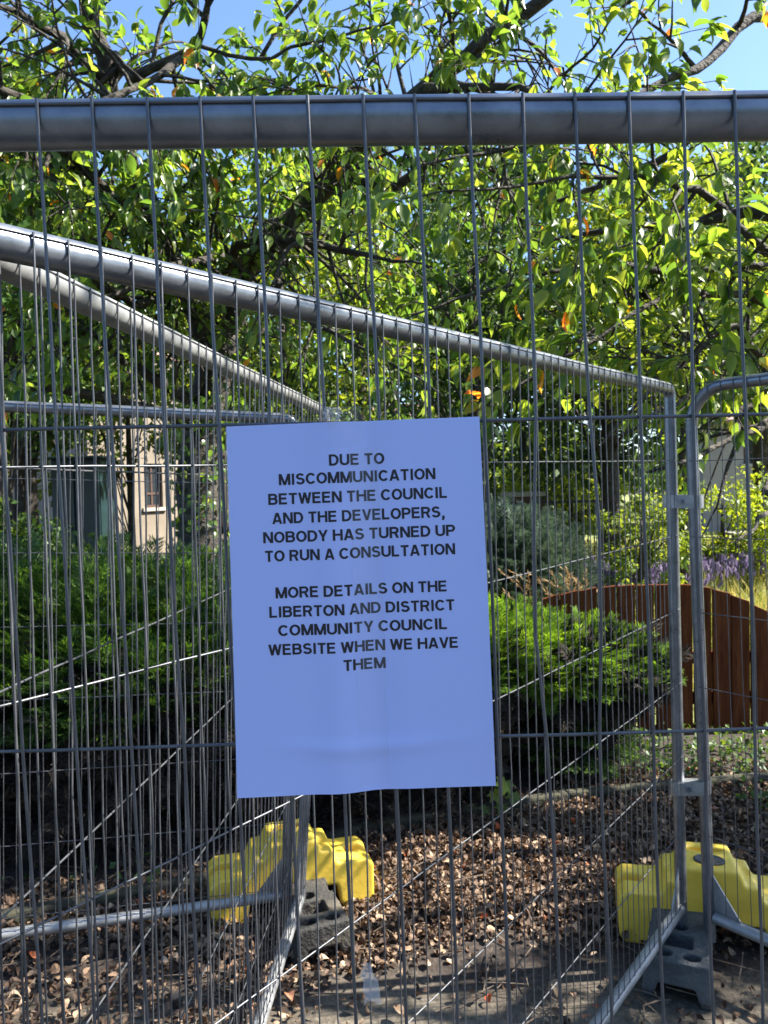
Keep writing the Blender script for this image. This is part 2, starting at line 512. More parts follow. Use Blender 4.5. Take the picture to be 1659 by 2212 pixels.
def fence_panel(label, TL, TR, BL, BR, side, rc_l=0.05, rc_r=0.05, phase=0.5, seed=1, wire_r=0.00145, jog=0.001, tube_r=0.0205,
                gusset=(True, True), worn=False, leg=0.09, first=0.009, nvert=8, kinks=(), lift=0.0):
    """welded-mesh fence panel: corners are tube centre lines, side = which way (+1/-1) the mesh faces"""
    rnd = random.Random(seed)
    TL, TR, BL, BR = Vector(TL), Vector(TR), Vector(BL), Vector(BR)
    base = (BL + BR) / 2
    root = thing('mesh_fence', label, 'mesh fence', (base.x, base.y, 0), 'mesh site fences')
    mt = M['galv_worn'] if worn else M['galv']
    ex, ez = (BR - BL).normalized(), Vector((0, 0, 1))
    nrm = ex.cross(ez).normalized() * side
    L = (BR - BL).length

    def P(x, d, off=0.0):
        """x metres along, d metres down from the top tube"""
        s = x / L
        top = TL.lerp(TR, s)
        bot = BL.lerp(BR, s)
        return top + (bot - top).normalized() * d + nrm * off

    # top rail with bent corners running into the posts
    ha, hb = (TL - BL).length, (TR - BR).length
    path = []
    for k in range(7):
        a = math.pi / 2 * k / 6
        path.append(P(rc_l * (1 - math.sin(a)), rc_l * (1 - math.cos(a))) if False else P(rc_l - rc_l * math.cos(a), rc_l - rc_l * math.sin(a)))
    nseg = 10
    for k in range(1, nseg):
        x = rc_l + (L - rc_l - rc_r) * k / nseg
        q = P(x, 0)
        q.z += rnd.uniform(-.0012, .0012)
        path.append(q)
    for k in range(7):
        a = math.pi / 2 * (1 - k / 6)
        path.append(P(L - rc_r + rc_r * math.cos(a), rc_r - rc_r * math.sin(a)))
    g = AM()
    g.tube(path, tube_r, 20)
    g.build('top_rail', mt, root, autosmooth=50)
    for (x, h, rc) in ((0, ha, rc_l), (L, hb, rc_r)):
        g = AM()
        g.tube([P(x, rc + 0.0005), P(x, h * .5), P(x, h + leg)], tube_r * .985, 18)
        g.build('post', mt, root, autosmooth=50)
    g = AM()
    dz = min(ha, hb)
    pts = []
    for k in range(9):
        x = tube_r + (L - 2 * tube_r) * k / 8
        q = BL.lerp(BR, x / L)
        pts.append(q)
    g.tube(pts, tube_r * .97, 18)
    g.build('bottom_rail', M['galv_worn'], root, autosmooth=50)
    # welded wires
    g = AM()
    off = tube_r + wire_r
    nrow = int((dz + .012) / ROW) + 1
    rows = [-first + ROW * k for k in range(nrow)]
    rows[0] += lift
    for d in rows:
        pts = []
        for k in range(25):
            x = L * k / 24
            pts.append(P(x, d + rnd.uniform(-.0006, .0006), off - 2 * wire_r * .9))
        g.tube(pts, wire_r * 1.08, 6)
    x = phase * PITCH_W
    while x < L - .005:
        pts = []
        prev = rnd.uniform(-1, 1) * jog
        for i, d in enumerate(rows):
            j = prev * .5 + rnd.uniform(-1, 1) * jog
            pts.append(P(x + j, d - (.003 if i == 0 else 0), off))
            if i < len(rows) - 1:
                pts.append(P(x + j * .6 + rnd.uniform(-.6, .6) * jog, d + ROW * .33, off + rnd.uniform(-1, 1) * jog))
                pts.append(P(x + j * .3 + rnd.uniform(-.6, .6) * jog, d + ROW * .68, off + rnd.uniform(-1, 1) * jog))
            prev = j
        for (kx, kd, kj) in kinks:
            if abs(x - kx) < PITCH_W / 2:
                for i in range(len(pts)):
                    dd = i * ROW / 3
                    w = max(0, 1 - abs(dd - kd) / .16)
                    pts[i] = pts[i] + ex * kj * w
        g.tube(pts, wire_r, nvert, cap=False)
        x += PITCH_W
    g.build('wire_mesh', M['wire'], root, smooth=True)
    # triangular plates in the lower corners
    for which, x0, sg, h in ((0, tube_r, 1, ha), (1, L - tube_r, -1, hb)):
        if not gusset[which]: continue
        g = AM()
        a, b, c = P(x0, h - .15), P(x0 + sg * .10, h - .012), P(x0, h - .012)
        th = nrm * .0025
        V = [a - th, b - th, c - th, a + th, b + th, c + th]
        g.add(V, [(0, 1, 2), (5, 4, 3), (0, 3, 4, 1), (1, 4, 5, 2), (2, 5, 3, 0)])
        g.build('corner_plate', M['galv_worn'], root)
    return root, P


# the near panel that carries the notice
sh = 0.025
P0_Z = W(830, 261, .646).z
def P0pt(x, z, extra=0.0):
    return Vector((x - sh * (z - P0_Z), 0.646 + 0.023 * x + extra, z))
p0_len0, p0_len1 = -0.60, 1.94
near_panel, PN = fence_panel('nearest mesh fence, with the white paper notice taped to it',
            P0pt(p0_len0, P0_Z), P0pt(p0_len1, P0_Z), P0pt(p0_len0, P0_Z - 1.836), P0pt(p0_len1, P0_Z - 1.836), side=1,
            phase=((-0.0096 - p0_len0) / PITCH_W) % 1.0, seed=3, jog=.0011, wire_r=.00142, first=.0118, tube_r=.0193, lift=.0036, nvert=8, kinks=((0.60 + .128, .40, -.010), (0.60 + .172, .36, .007)))
def through(far, near, y):
    """the line from far through near, carried on to the distance y"""
    return far + (near - far) * ((y - far.y) / (near.y - far.y))


A_TR, A_BR = W(1446, 840, 2.71), W(1472, 1958, 2.71)
A_TL = through(A_TR, W(0, 522, .87), .78)
A_BL = Vector((A_TL.x, A_TL.y, A_TL.z - 1.83))
panel_a, PA = fence_panel('mesh fence slanting from the left foreground back to the right-hand yellow weight',
            A_TL, A_TR, A_BL, A_BR, side=1, rc_l=.06, rc_r=.03, phase=.3, seed=5, jog=.0012)
B_TR, B_BR = W(702, 890, 2.92), W(648, 1938, 2.92)
B_TL = through(B_TR, W(0, 566, .95), .80)
B_BL = Vector((B_TL.x, B_TL.y, B_TL.z - 1.83))
panel_b, PB = fence_panel('mesh fence seen almost edge on, running back to the left-hand yellow weight',
            B_TL, B_TR, B_BL, B_BR, side=1, rc_l=.08, rc_r=.05, phase=.6, seed=6, jog=.0016, worn=True)
C_TR, C_BR = W(640, 905, 2.95), W(620, 1932, 2.95)
panel_c, PC = fence_panel('mesh fence at far left, standing square across the view before the juniper',
            through(C_TR, W(0, 877, 2.7), 2.42), C_TR, through(C_BR, W(0, 2020, 2.7), 2.42), C_BR, side=1, rc_r=.05, phase=.2, seed=8, jog=.0012)
D_TL, D_BL = W(1490, 838, 2.66), W(1532, 1977, 2.66)
panel_d, PD = fence_panel('mesh fence with a rounded top corner at the right edge of the picture',
            D_TL, Vector((2.62, .82, D_TL.z)), D_BL, Vector((2.66, .82, D_BL.z)), side=1, rc_l=.13, phase=.7, seed=9, jog=.0012)

# ---------------------------------------------------------------- clamps that join two posts
def clamp(label, p, q, name='fence_clamp'):
    p, q = Vector(p), Vector(q)
    c = (p + q) / 2
    root = thing(name, label, 'clamp', c, 'clamps joining fence posts')
    t = (q - p).normalized()
    s = Vector((0, 0, 1)).cross(t).normalized()
    r = .0235
    half = (q - p).length / 2
    for hgt, rr, nm, mat in ((.046, r + .0025, 'clamp_plate', M['clamp']),):
        g = AM()
        ring = []
        for k in range(24):
            a = 2 * math.pi * k / 24
            cx = half if math.cos(a) > 0 else -half
            pin = 1.0
            ring.append(t * (cx + rr * math.cos(a)) + s * (rr * math.sin(a)))
        # pinch in the middle between the posts
        out = []
        for k, v in enumerate(ring):
            out.append(v)
            if k in (5, 17):
                sg = 1 if k == 5 else -1
                for xx in ((half * .45, 0, -half * .45) if k == 5 else (-half * .45, 0, half * .45)):
                    out.append(t * xx + s * sg * (rr * (.55 if abs(xx) > .001 else .5)))
        n = len(out)
        V = [c + v + Vector((0, 0, -hgt / 2)) for v in out] + [c + v + Vector((0, 0, hgt / 2)) for v in out]
        F = [(k, (k + 1) % n, n + (k + 1) % n, n + k) for k in range(n)]
        g.add(V, F)
        F2 = [tuple(range(n - 1, -1, -1)), tuple(range(n, 2 * n))]
        g.add(V, F2)
        o = g.build(nm, mat, root, autosmooth=40)
    g = AM()
    sg = -1 if s.y > 0 else 1
    a = c + s * sg * r * .45
    b = c + s * sg * (r + .012)
    g.tube([a, b], .010, 6)
    g.tube([b, b + s * sg * .006], .005, 8)
    g.build('bolt', M['galv'], root)
    return root


clamp('upper steel clamp joining the two posts above the right-hand yellow weight', W(1449, 1083, 2.71), W(1503, 1083, 2.66))
clamp('lower steel clamp joining the two posts above the right-hand yellow weight', W(1463, 1700, 2.71), W(1520, 1700, 2.66))
clamp('steel clamp joining the posts at the left-hand weight, just under the top rails', W(694, 1060, 2.92), W(638, 1060, 2.95))


# ---------------------------------------------------------------- rubber foot blocks
def eval_mesh(o):
    dg = bpy.context.evaluated_depsgraph_get()
    me = bpy.data.meshes.new_from_object(o.evaluated_get(dg))
    return me


def boolean_body(name, base, cutters, mat, parent, bevel=.008, angle=40, segs=3, voxel=0, soft=0):
    for c in cutters:
        md = base.modifiers.new('cut', 'BOOLEAN')
        md.operation = 'DIFFERENCE'
        md.solver = 'EXACT'
        md.object = c
    if voxel:
        rm = base.modifiers.new('remesh', 'REMESH')
        rm.mode = 'VOXEL'
        rm.voxel_size = voxel
        sm = base.modifiers.new('soft', 'SMOOTH')
        sm.factor = .5
        sm.iterations = soft
    else:
        bv = base.modifiers.new('bev', 'BEVEL')
        bv.width = bevel
        bv.segments = segs
        bv.limit_method = 'ANGLE'
        bv.angle_limit = R(30)
    bpy.context.view_layer.update()
    me = eval_mesh(base)
    me.name = name
    for c in cutters: bpy.data.objects.remove(c)
    bpy.data.objects.remove(base)
    me.materials.clear()
    me.materials.append(mat)
    me.polygons.foreach_set('use_smooth', np.ones(len(me.polygons), dtype=bool))
    me.set_sharp_from_angle(angle=R(angle))
    o = bpy.data.objects.new(name, me)
    COL.objects.link(o)
    o.parent = parent
    return o


def prism_obj(prof, y0, y1, tilt=0.0):
    """profile in x,z extruded along y"""
    g = AM()
    n = len(prof)
    V = [(x * (1 - tilt), y0, z) for x, z in prof] + [(x, y1, z) for x, z in prof]
    g.add(V, [tuple(range(n)), tuple(range(2 * n - 1, n - 1, -1))] + [(k, n + k, n + (k + 1) % n, (k + 1) % n) for k in range(n)])
    o = g.build('tmp', None)
    bm = bmesh.new()
    bm.from_mesh(o.data)
    bmesh.ops.recalc_face_normals(bm, faces=bm.faces)
    bm.to_mesh(o.data)
    bm.free()
    return o


def cyl_obj(c, rx, ry, z0, z1, n=24):
    g = AM()
    V = [(c[0] + rx * math.cos(2 * math.pi * k / n), c[1] + ry * math.sin(2 * math.pi * k / n), z) for z in (z0, z1) for k in range(n)]
    g.add(V, [tuple(range(n - 1, -1, -1)), tuple(range(n, 2 * n))] + [(k, (k + 1) % n, n + (k + 1) % n, n + k) for k in range(n)])
    return g.build('tmp', None)


def box_obj(c, s, rot=None):
    g = AM()
    g.box(c, s, rot)
    return g.build('tmp', None)


def foot_block(label, mat, loc, rz):
    root = thing('foot_block', label, 'fence foot', (0, 0, 0), 'fence foot blocks')
    prof = [(-.112, 0), (-.075, 0), (-.058, .062), (.058, .062), (.075, 0), (.112, 0), (.100, .145), (-.100, .145)]
    base = prism_obj(prof, -.31, .31)
    cuts = [box_obj((0, -.175, .145), (.095, .085, .11)), cyl_obj((-.045, -.262, 0), .030, .022, .075, .2), cyl_obj((.045, -.262, 0), .030, .022, .075, .2),
            cyl_obj((0, -.085, 0), .026, .026, .07, .2), cyl_obj((.045, .262, 0), .030, .022, .075, .2), cyl_obj((-.045, .262, 0), .030, .022, .075, .2),
            box_obj((0, .175, .145), (.095, .085, .11)), box_obj((0, -.31, .01), (.30, .02, .02)),
            box_obj((.112, -.05, .145), (.05, .07, .05)), box_obj((-.112, -.05, .145), (.05, .07, .05)), box_obj((0, 0, .02), (.3, .30, .06))]
    boolean_body('body', base, cuts, mat, root, angle=180, voxel=.0045, soft=5)
    root.location = loc
    root.rotation_euler = (0, 0, rz)
    return root


def block_at(u, v, rz):
    p = WG(u, v)
    return Vector((p.x - math.sin(rz) * .31, p.y + math.cos(rz) * .31, 0))


foot_block('grey rubber foot block under the right-hand posts, two legs facing the camera', M['block'], block_at(1461, 2172, -.42), -.42)
foot_block('dusty dark foot block with holes beside the left-hand yellow weight', M['block_brown'], block_at(702, 2084, .36), .36)


# ---------------------------------------------------------------- yellow ballast weights
def ballast(label, loc, rz, cap):
    root = thing('ballast_weight', label, 'ballast weight', (0, 0, 0), 'yellow ballast weights')
    half = [(.090, .305), (.112, .252), (.155, .250), (.180, .195), (.305, .193), (.332, .170), (.330, .03), (.316, 0.0), (.205, 0.0), (.186, .03), (.176, .105)]
    prof = half + [(-x, z) for x, z in reversed(half)]
    base = prism_obj(prof, -.115, .115)
    cuts = [cyl_obj((0, .062, 0), .068, .022, .245, .40)]
    for sg in (-1, 1):
        cuts.append(box_obj((sg * .31, .012, .205), (.16, .055, .16)))
        cuts.append(box_obj((sg * .134, .012, .27), (.034, .055, .06)))
        cuts.append(box_obj((sg * .34, .012, .06), (.05, .05, .3)))
    # shallow finger grips pressed in the top edge
    boolean_body('body', base, cuts, M['yellow'], root, angle=180, voxel=.006, soft=14)
    g = AM()
    c = Vector((0, -.040, .3035))
    n = 28
    V = [c + Vector((rr * math.cos(2 * math.pi * k / n), rr * .72 * math.sin(2 * math.pi * k / n), z)) for rr, z in ((.056, 0), (.056, .006), (.050, .009), (.043, .0065)) for k in range(n)]
    F = [(r * n + k, r * n + (k + 1) % n, (r + 1) * n + (k + 1) % n, (r + 1) * n + k) for r in range(3) for k in range(n)]
    g.add(V, F + [tuple(range(3 * n, 4 * n))])
    g.build('filler_cap', M['black_plastic'] if cap else M['yellow'], root, autosmooth=40)
    root.location = loc
    root.rotation_euler = (0, 0, rz)
    return root


ballast('yellow plastic ballast weight behind the two clamped posts at right, dark round cap on top', (1.195, 2.86, 0), -.23, True)
ballast('yellow plastic ballast weight behind the left-hand posts, partly in sun', (-.425, 3.15, 0), .265, False)

# ---------------------------------------------------------------- the notice
def paper_frame():
    cs = []
    for (u, v) in ((490, 922), (1035, 900), (1070, 1695), (515, 1717)):
        d = ray(u, v)
        o = Vector((0, 0, CAM_H))
        # plane of the mesh face: Y = 0.621 + 0.023 X
        t = 0.6195 / (d.y - 0.023 * d.x)
        cs.append(o + d * t)
    return cs


PC4 = paper_frame()
pn = (PC4[1] - PC4[0]).cross(PC4[3] - PC4[0]).normalized()
if pn.y > 0: pn = -pn      # towards the camera


def paper_disp(x, y):
    """metres out of the sheet towards the camera; x, y in millimetres"""
    d = 0.0030 * math.exp(-((x - 84) / 16) ** 2) - 0.0022 * math.exp(-((x - 118) / 14) ** 2)
    d += 0.0012 * math.sin(x / 210 * 5.2 + y / 297 * 1.4)
    d += 0.0030 * max(0, (y - 200) / 97) ** 2 * (0.4 + 0.6 * math.cos(x / 210 * math.pi))
    d += 0.0022 * math.exp(-((y - 262 + (x - 110) ** 2 * .0009) / 6) ** 2) * math.exp(-((x - 110) / 60) ** 2)
    d += 0.0022 * max(0, (x - 150) / 60) ** 2 * math.sin(y / 297 * 3.1)
    return d + .0025


def paper_pt(x, y, off=0.0):
    s, t = x / 210, y / 297
    p = PC4[0].lerp(PC4[1], s).lerp(PC4[3].lerp(PC4[2], s), t)
    return p + pn * (paper_disp(x, y) + off)


notice = thing('paper_notice', 'white paper notice printed in black capitals, taped to the near fence panel', 'notice', PC4[0].lerp(PC4[2], .5))
g = AM()
nx, ny = 60, 80
V = [paper_pt(210 * i / nx, 297 * j / ny) for j in range(ny + 1) for i in range(nx + 1)]
F = np.array([(j * (nx + 1) + i, (j + 1) * (nx + 1) + i, (j + 1) * (nx + 1) + i + 1, j * (nx + 1) + i + 1) for j in range(ny) for i in range(nx)])
g.add(V, F)
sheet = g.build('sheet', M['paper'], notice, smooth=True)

T = .188
HT = T / 2


def arc(cx, cy, rx, ry, a0, a1, n=14):
    return [(cx + rx * math.cos(R(a0 + (a1 - a0) * k / n)), cy + ry * math.sin(R(a0 + (a1 - a0) * k / n))) for k in range(n + 1)]


LO, HI = HT, 1 - HT
STEM = [('p', [(.085, 0), (.085, 1)])]
GL = {
    'A': (.76, [('s', (.09, 0), (.36, 1)), ('s', (.67, 0), (.40, 1)), ('p', [(.20, .27), (.56, .27)])]),
    'B': (.71, STEM + [('p', [(.085, HI), (.40, HI)] + arc(.40, (HI + .53) / 2, .185, (HI - .53) / 2, 90, -90) + [(.085, .53)]),
                       ('p', [(.40, .53)] + arc(.41, (.53 + LO) / 2, .205, (.53 - LO) / 2, 90, -90) + [(.085, LO)])]),
    'C': (.74, [('p', arc(.385, .5, .305, .5 - LO, 38, 322, 24))]),
    'D': (.73, STEM + [('p', [(.085, HI), (.33, HI)] + arc(.33, .5, .305, .5 - LO, 90, -90, 18) + [(.085, LO)])]),
    'E': (.66, STEM + [('p', [(.085, HI), (.61, HI)]), ('p', [(.085, .53), (.57, .53)]), ('p', [(.085, LO), (.62, LO)])]),
    'H': (.73, STEM + [('p', [(.645, 0), (.645, 1)]), ('p', [(.085, .53), (.645, .53)])]),
    'I': (.25, [('p', [(.125, 0), (.125, 1)])]),
    'L': (.60, STEM + [('p', [(.085, LO), (.57, LO)])]),
    'M': (.86, STEM + [('p', [(.775, 0), (.775, 1)]), ('s', (.11, 1), (.43, 0)), ('s', (.75, 1), (.43, 0))]),
    'N': (.73, STEM + [('p', [(.645, 0), (.645, 1)]), ('s', (.11, 1), (.62, 0))]),
    'O': (.78, [('p', arc(.39, .5, .31, .5 - LO, 0, 360, 32))]),
    'P': (.68, STEM + [('p', [(.085, HI), (.38, HI)] + arc(.38, (HI + .45) / 2, .215, (HI - .45) / 2, 90, -90) + [(.085, .45)])]),
    'R': (.72, STEM + [('p', [(.085, HI), (.40, HI)] + arc(.40, (HI + .48) / 2, .20, (HI - .48) / 2, 90, -90) + [(.085, .48)]), ('s', (.42, .48), (.60, 0))]),
    'S': (.68, [('p', arc(.335, .72, .225, HI - .72, 18, 180, 12) + arc(.335, .72, .225, .20, 180, 265, 8)[1:] + arc(.335, .30, .25, .22, 85, 0, 8) + arc(.335, .30, .25, .30 - LO, 0, -165, 12)[1:])]),
    'T': (.66, [('p', [(.02, HI), (.64, HI)]), ('p', [(.33, 0), (.33, 1)])]),
    'U': (.72, [('p', [(.085, 1), (.085, .36)] + arc(.36, .36, .275, .36 - LO, 180, 360, 16) + [(.635, 1)])]),
    'V': (.70, [('s', (.08, 1), (.35, 0)), ('s', (.62, 1), (.35, 0))]),
    'W': (.98, [('s', (.08, 1), (.27, 0)), ('s', (.49, 1), (.27, 0)), ('s', (.49, 1), (.71, 0)), ('s', (.90, 1), (.71, 0))]),
    'Y': (.70, [('s', (.08, 1), (.35, .38)), ('s', (.62, 1), (.35, .38)), ('p', [(.35, 0), (.35, .44)])]),
    ',': (.26, [('p', [(.13, 0), (.13, .15)]), ('s', (.165, .03), (.09, -.24))]),
    ' ': (.22, []),
}


def glyph_polys(strokes):
    out = []
    for st in strokes:
        if st[0] == 's':
            (x0, y0), (x1, y1) = st[1], st[2]
            L = math.hypot(x1 - x0, y1 - y0)
            tx = T * L / abs(y1 - y0) / 2 * .97
            n = 4
            for k in range(n):
                a, b = k / n, (k + 1) / n
                xa, ya, xb, yb = x0 + (x1 - x0) * a, y0 + (y1 - y0) * a, x0 + (x1 - x0) * b, y0 + (y1 - y0) * b
                out.append([(xa - tx, ya), (xa + tx, ya), (xb + tx, yb), (xb - tx, yb)])
        else:
            pts = st[1]
            clean = [pts[0]]
            for p in pts[1:]:
                if math.hypot(p[0] - clean[-1][0], p[1] - clean[-1][1]) > 1e-6: clean.append(p)
            pts = clean
            m = len(pts)
            closed = math.hypot(pts[0][0] - pts[-1][0], pts[0][1] - pts[-1][1]) < 1e-6
            lr = []
            for i in range(m):
                if closed and i in (0, m - 1): a, b = pts[m - 2], pts[1]
                else: a, b = pts[max(0, i - 1)], pts[min(m - 1, i + 1)]
                tx, ty = b[0] - a[0], b[1] - a[1]
                l = math.hypot(tx, ty)
                nx_, ny_ = -ty / l, tx / l
                k = 1.0
                if 0 < i < m - 1:
                    ux, uy = pts[i + 1][0] - pts[i][0], pts[i + 1][1] - pts[i][1]
                    ul = math.hypot(ux, uy)
                    c = abs((ux * tx + uy * ty) / (ul * l))
                    k = min(1.6, 1 / max(c, .5))
                lr.append(((pts[i][0] + nx_ * HT * k, pts[i][1] + ny_ * HT * k), (pts[i][0] - nx_ * HT * k, pts[i][1] - ny_ * HT * k)))
            for i in range(m - 1):
                out.append([lr[i][0], lr[i][1], lr[i + 1][1], lr[i + 1][0]])
    return out


CAPH = 8.9
LINES = [("DUE TO", 45.4, 29.9), ("MISCOMMUNICATION", 129.2, 43.7), ("BETWEEN THE COUNCIL", 147.7, 59.0), ("AND THE DEVELOPERS,", 142.3, 74.3),
         ("NOBODY HAS TURNED UP", 158.0, 89.3), ("TO RUN A CONSULTATION", 156.5, 104.2), ("MORE DETAILS ON THE", 140.8, 133.7), ("LIBERTON AND DISTRICT", 152.0, 149.0),
         ("COMMUNITY COUNCIL", 138.5, 164.0), ("WEBSITE WHEN WE HAVE", 155.4, 179.3), ("THEM", 34.6, 193.9)]
g = AM()
kk = 0
for text, width, yc in LINES:
    x = 0.0
    polys = []
    for ch in text:
        w, st = GL[ch]
        for pl in glyph_polys(st):
            polys.append([(x + px, py) for px, py in pl])
        x += w + .085
    x -= .085
    sx = width / x
    for pl in polys:
        kk += 1
        V = [paper_pt(106.6 + (px - x / 2) * sx, yc + CAPH / 2 - py * CAPH, .00018 + (kk % 40) * 2e-6) for px, py in pl]
        g.add(V, [(0, 1, 2, 3)])
g.build('lettering', M['ink'], notice)


def strip(name, x0, x1, y0, y1, off, wob=0.0, seed=1, tail=None):
    rnd = random.Random(seed)
    n = max(4, int((y1 - y0) / 6))
    g = AM()
    V = []
    for j in range(n + 1):
        y = y0 + (y1 - y0) * j / n
        for i in range(5):
            x = x0 + (x1 - x0) * i / 4
            V.append(paper_pt(x, y, off + rnd.uniform(0, wob)))
    g.add(V, np.array([(j * 5 + i, (j + 1) * 5 + i, (j + 1) * 5 + i + 1, j * 5 + i + 1) for j in range(n) for i in range(4)]))
    return g.build(name, M['tape'], notice, smooth=True)


strip('tape', 84, 112, -12, 20, .0007, .0012, 4)
strip('tape', 100, 124, 21, 292, .0006, .0003, 5)
# crumpled end of the tape folded over the wire
g = AM()
rnd = random.Random(12)
c0 = paper_pt(88, -4, .002)
ex = (PC4[1] - PC4[0]).normalized()
V = []
for j in range(7):
    for i in range(8):
        V.append(c0 + ex * ((i - 3.5) * .0020 + rnd.uniform(-.001, .001)) + Vector((0, 0, 1)) * ((j - 2) * .0017 + rnd.uniform(-.001, .001)) + pn * rnd.uniform(-.001, .004))
g.add(V, np.array([(j * 8 + i, (j + 1) * 8 + i, (j + 1) * 8 + i + 1, j * 8 + i + 1) for j in range(6) for i in range(7)]))
g.build('crumpled_tape', M['crumple'], notice)
# loose tape tail stuck to the mesh wires near the bottom of the view
rnd = random.Random(2)
g = AM()
V = []
for j in range(9):
    for i in range(5):
        u = 781 + i * (4 + 1.1 * min(j, 5)) + rnd.uniform(-3.5, 3.5) + j * .6
        v = 2076 + j * 10 + rnd.uniform(-4, 4) + (abs(i - 2) * 6 if j == 8 else 0)
        d = ray(u, v)
        t = 0.624 / (d.y - 0.023 * d.x)
        V.append(Vector((0, 0, CAM_H)) + d * t + pn * (.0012 + rnd.uniform(0, .002)))
g.add(V, np.array([(j * 5 + i, (j + 1) * 5 + i, (j + 1) * 5 + i + 1, j * 5 + i + 1) for j in range(8) for i in range(4)]))
tag(g.build('tape_scrap', M['crumple'], None, smooth=True), 'crumpled scrap of clear tape stuck to the near mesh below the notice', 'tape scrap')

# ---------------------------------------------------------------- foliage templates (along, across, up)
def leaf_tpl():
    V = [(0, 0, 0), (.30, 0, -.02), (.62, 0, -.09), (1.0, 0, -.26),
         (.14, .34, .05), (.40, .50, .05), (.68, .36, -.03), (.86, .14, -.14),
         (.14, -.34, .05), (.40, -.50, .05), (.68, -.36, -.03), (.86, -.14, -.14)]
    F = [(0, 4, 1), (1, 4, 5), (1, 5, 6, 2), (2, 6, 7, 3), (0, 1, 8), (1, 9, 8), (1, 2, 10, 9), (2, 3, 11, 10)]
    return V, [tuple(reversed(f)) for f in F]


LEAF_V, LEAF_F = leaf_tpl()
CARD_V = [(0, 0, 0), (.45, .5, .06), (1, 0, -.12), (.45, -.5, .06)]
CARD_F = [(0, 3, 2), (0, 2, 1)]


def catmull(pts, step=.12):
    P = [Vector(p[0]) for p in pts]
    r = [p[1] for p in pts]
    out, ro = [], []
    for i in range(len(P) - 1):
        p0, p1, p2, p3 = P[max(0, i - 1)], P[i], P[i + 1], P[min(len(P) - 1, i + 2)]
        n = max(2, int((p2 - p1).length / step))
        for k in range(n):
            t = k / n
            q = 0.5 * ((2 * p1) + (p2 - p0) * t + (2 * p0 - 5 * p1 + 4 * p2 - p3) * t * t + (3 * p1 - p0 - 3 * p2 + p3) * t ** 3)
            out.append(q)
            ro.append(r[i] + (r[i + 1] - r[i]) * t)
    out.append(P[-1])
    ro.append(r[-1])
    return out, ro


class Tree:
    """limbs given as polylines; side shoots and leaves grow from them"""

    def __init__(self, seed):
        self.r = random.Random(seed)
        self.wood = AM()
        self.lp, self.la, self.ln, self.ll = [], [], [], []
        self.keep = None

    def limb(self, pts, sides=10, wob=.012, sec=0.0, f0=0.15, slen=(.5, 1.1), up=.25, tw=1.0):
        P, ra = catmull(pts)
        P = [p + Vector((self.r.gauss(0, wob), self.r.gauss(0, wob), self.r.gauss(0, wob))) if 0 < i < len(P) - 1 else p for i, p in enumerate(P)]
        ra = [x * self.r.uniform(.92, 1.1) for x in ra]
        self.wood.tube(P, [x * .78 for x in ra], sides)
        if sec > 0:
            n = len(P)
            for i in range(int(n * f0), n - 1):
                seg = (P[i + 1] - P[i]).length
                k = sec * seg
                while k > 0:
                    if self.r.random() < k:
                        t = (P[i + 1] - P[i]).normalized()
                        d = self.side_dir(t, .45, up)
                        self.shoot(P[i], d, self.r.uniform(*slen), min(ra[i] * .5, .016), 0, tw)
                    k -= 1
            self.shoot(P[-1], (P[-1] - P[-2]).normalized(), self.r.uniform(*slen) * .8, min(ra[-1], .014), 0, tw)
        return P

    def side_dir(self, t, fwd, up):
        v = Vector((self.r.gauss(0, 1), self.r.gauss(0, 1), self.r.gauss(0, 1)))
        v = (v - t * v.dot(t)).normalized()
        return (v + t * fwd + Vector((0, 0, up))).normalized()

    def shoot(self, p, d, L, r, lev, tw):
        step = .07
        n = max(3, int(L / step))
        pts = [p.copy()]
        dirs = []
        d = d.copy()
        for i in range(n):
            d = (d + Vector((self.r.gauss(0, .11), self.r.gauss(0, .11), self.r.gauss(0, .11) - .025 * (1 + i / n)))).normalized()
            pts.append(pts[-1] + d * step)
            dirs.append(d)
        if self.keep is not None and not self.keep(np.array([tuple(q) for q in pts[1::2]])).all():
            return
        for i in range(n):
            if lev == 0 and i > 0 and self.r.random() < .62 * tw:
                self.shoot(pts[i + 1], self.side_dir(dirs[i], .7, .05), self.r.uniform(.14, .40), r * .5, 1, tw)
            if lev >= 1 or i > n * .45:
                self.leafy(pts[i + 1], dirs[i], 1 if lev == 0 else (1 if self.r.random() < .6 else 2))
        self.leafy(pts[-1], d, 4)
        self.wood.tube(pts, [max(.0016, r * (1 - .8 * i / n)) for i in range(n + 1)], 5 if lev == 0 else 4, cap=False)

    def leafy(self, p, d, k):
        for _ in range(k):
            s = self.side_dir(d, .5, 0)
            ax = (s * .8 + d * .35 + Vector((0, 0, -self.r.uniform(.25, 1.1)))).normalized()
            nn = Vector((self.r.gauss(0, .45), self.r.gauss(0, .45), 1))
            self.lp.append(p + s * self.r.uniform(.008, .025))
            self.la.append(ax)
            self.ln.append(nn)
            self.ll.append(self.r.uniform(.055, .108))

    def leaves(self, keep=None):
        pos = np.array([tuple(v) for v in self.lp])
        ax = np.array([tuple(v) for v in self.la])
        nn = np.array([tuple(v) for v in self.ln])
        ll = np.array(self.ll)
        if keep is not None:
            k = keep(pos)
            pos, ax, nn, ll = pos[k], ax[k], nn[k], ll[k]
        g = AM()
        curl = RNG.uniform(.5, 1.9, len(pos))
        scatter(g, LEAF_V, LEAF_F, pos, ax, nn, ll, ll * RNG.uniform(.42, .57, len(pos)), curl)
        return g, len(pos)


SUNV = np.array(tuple(SUN_D))


def hit_plane(pos, z):
    """where the shadow of each point falls on the level z"""
    t = (pos[:, 2] - z) / SUNV[2]
    return pos[:, 0] - SUNV[0] * t, pos[:, 1] - SUNV[1] * t


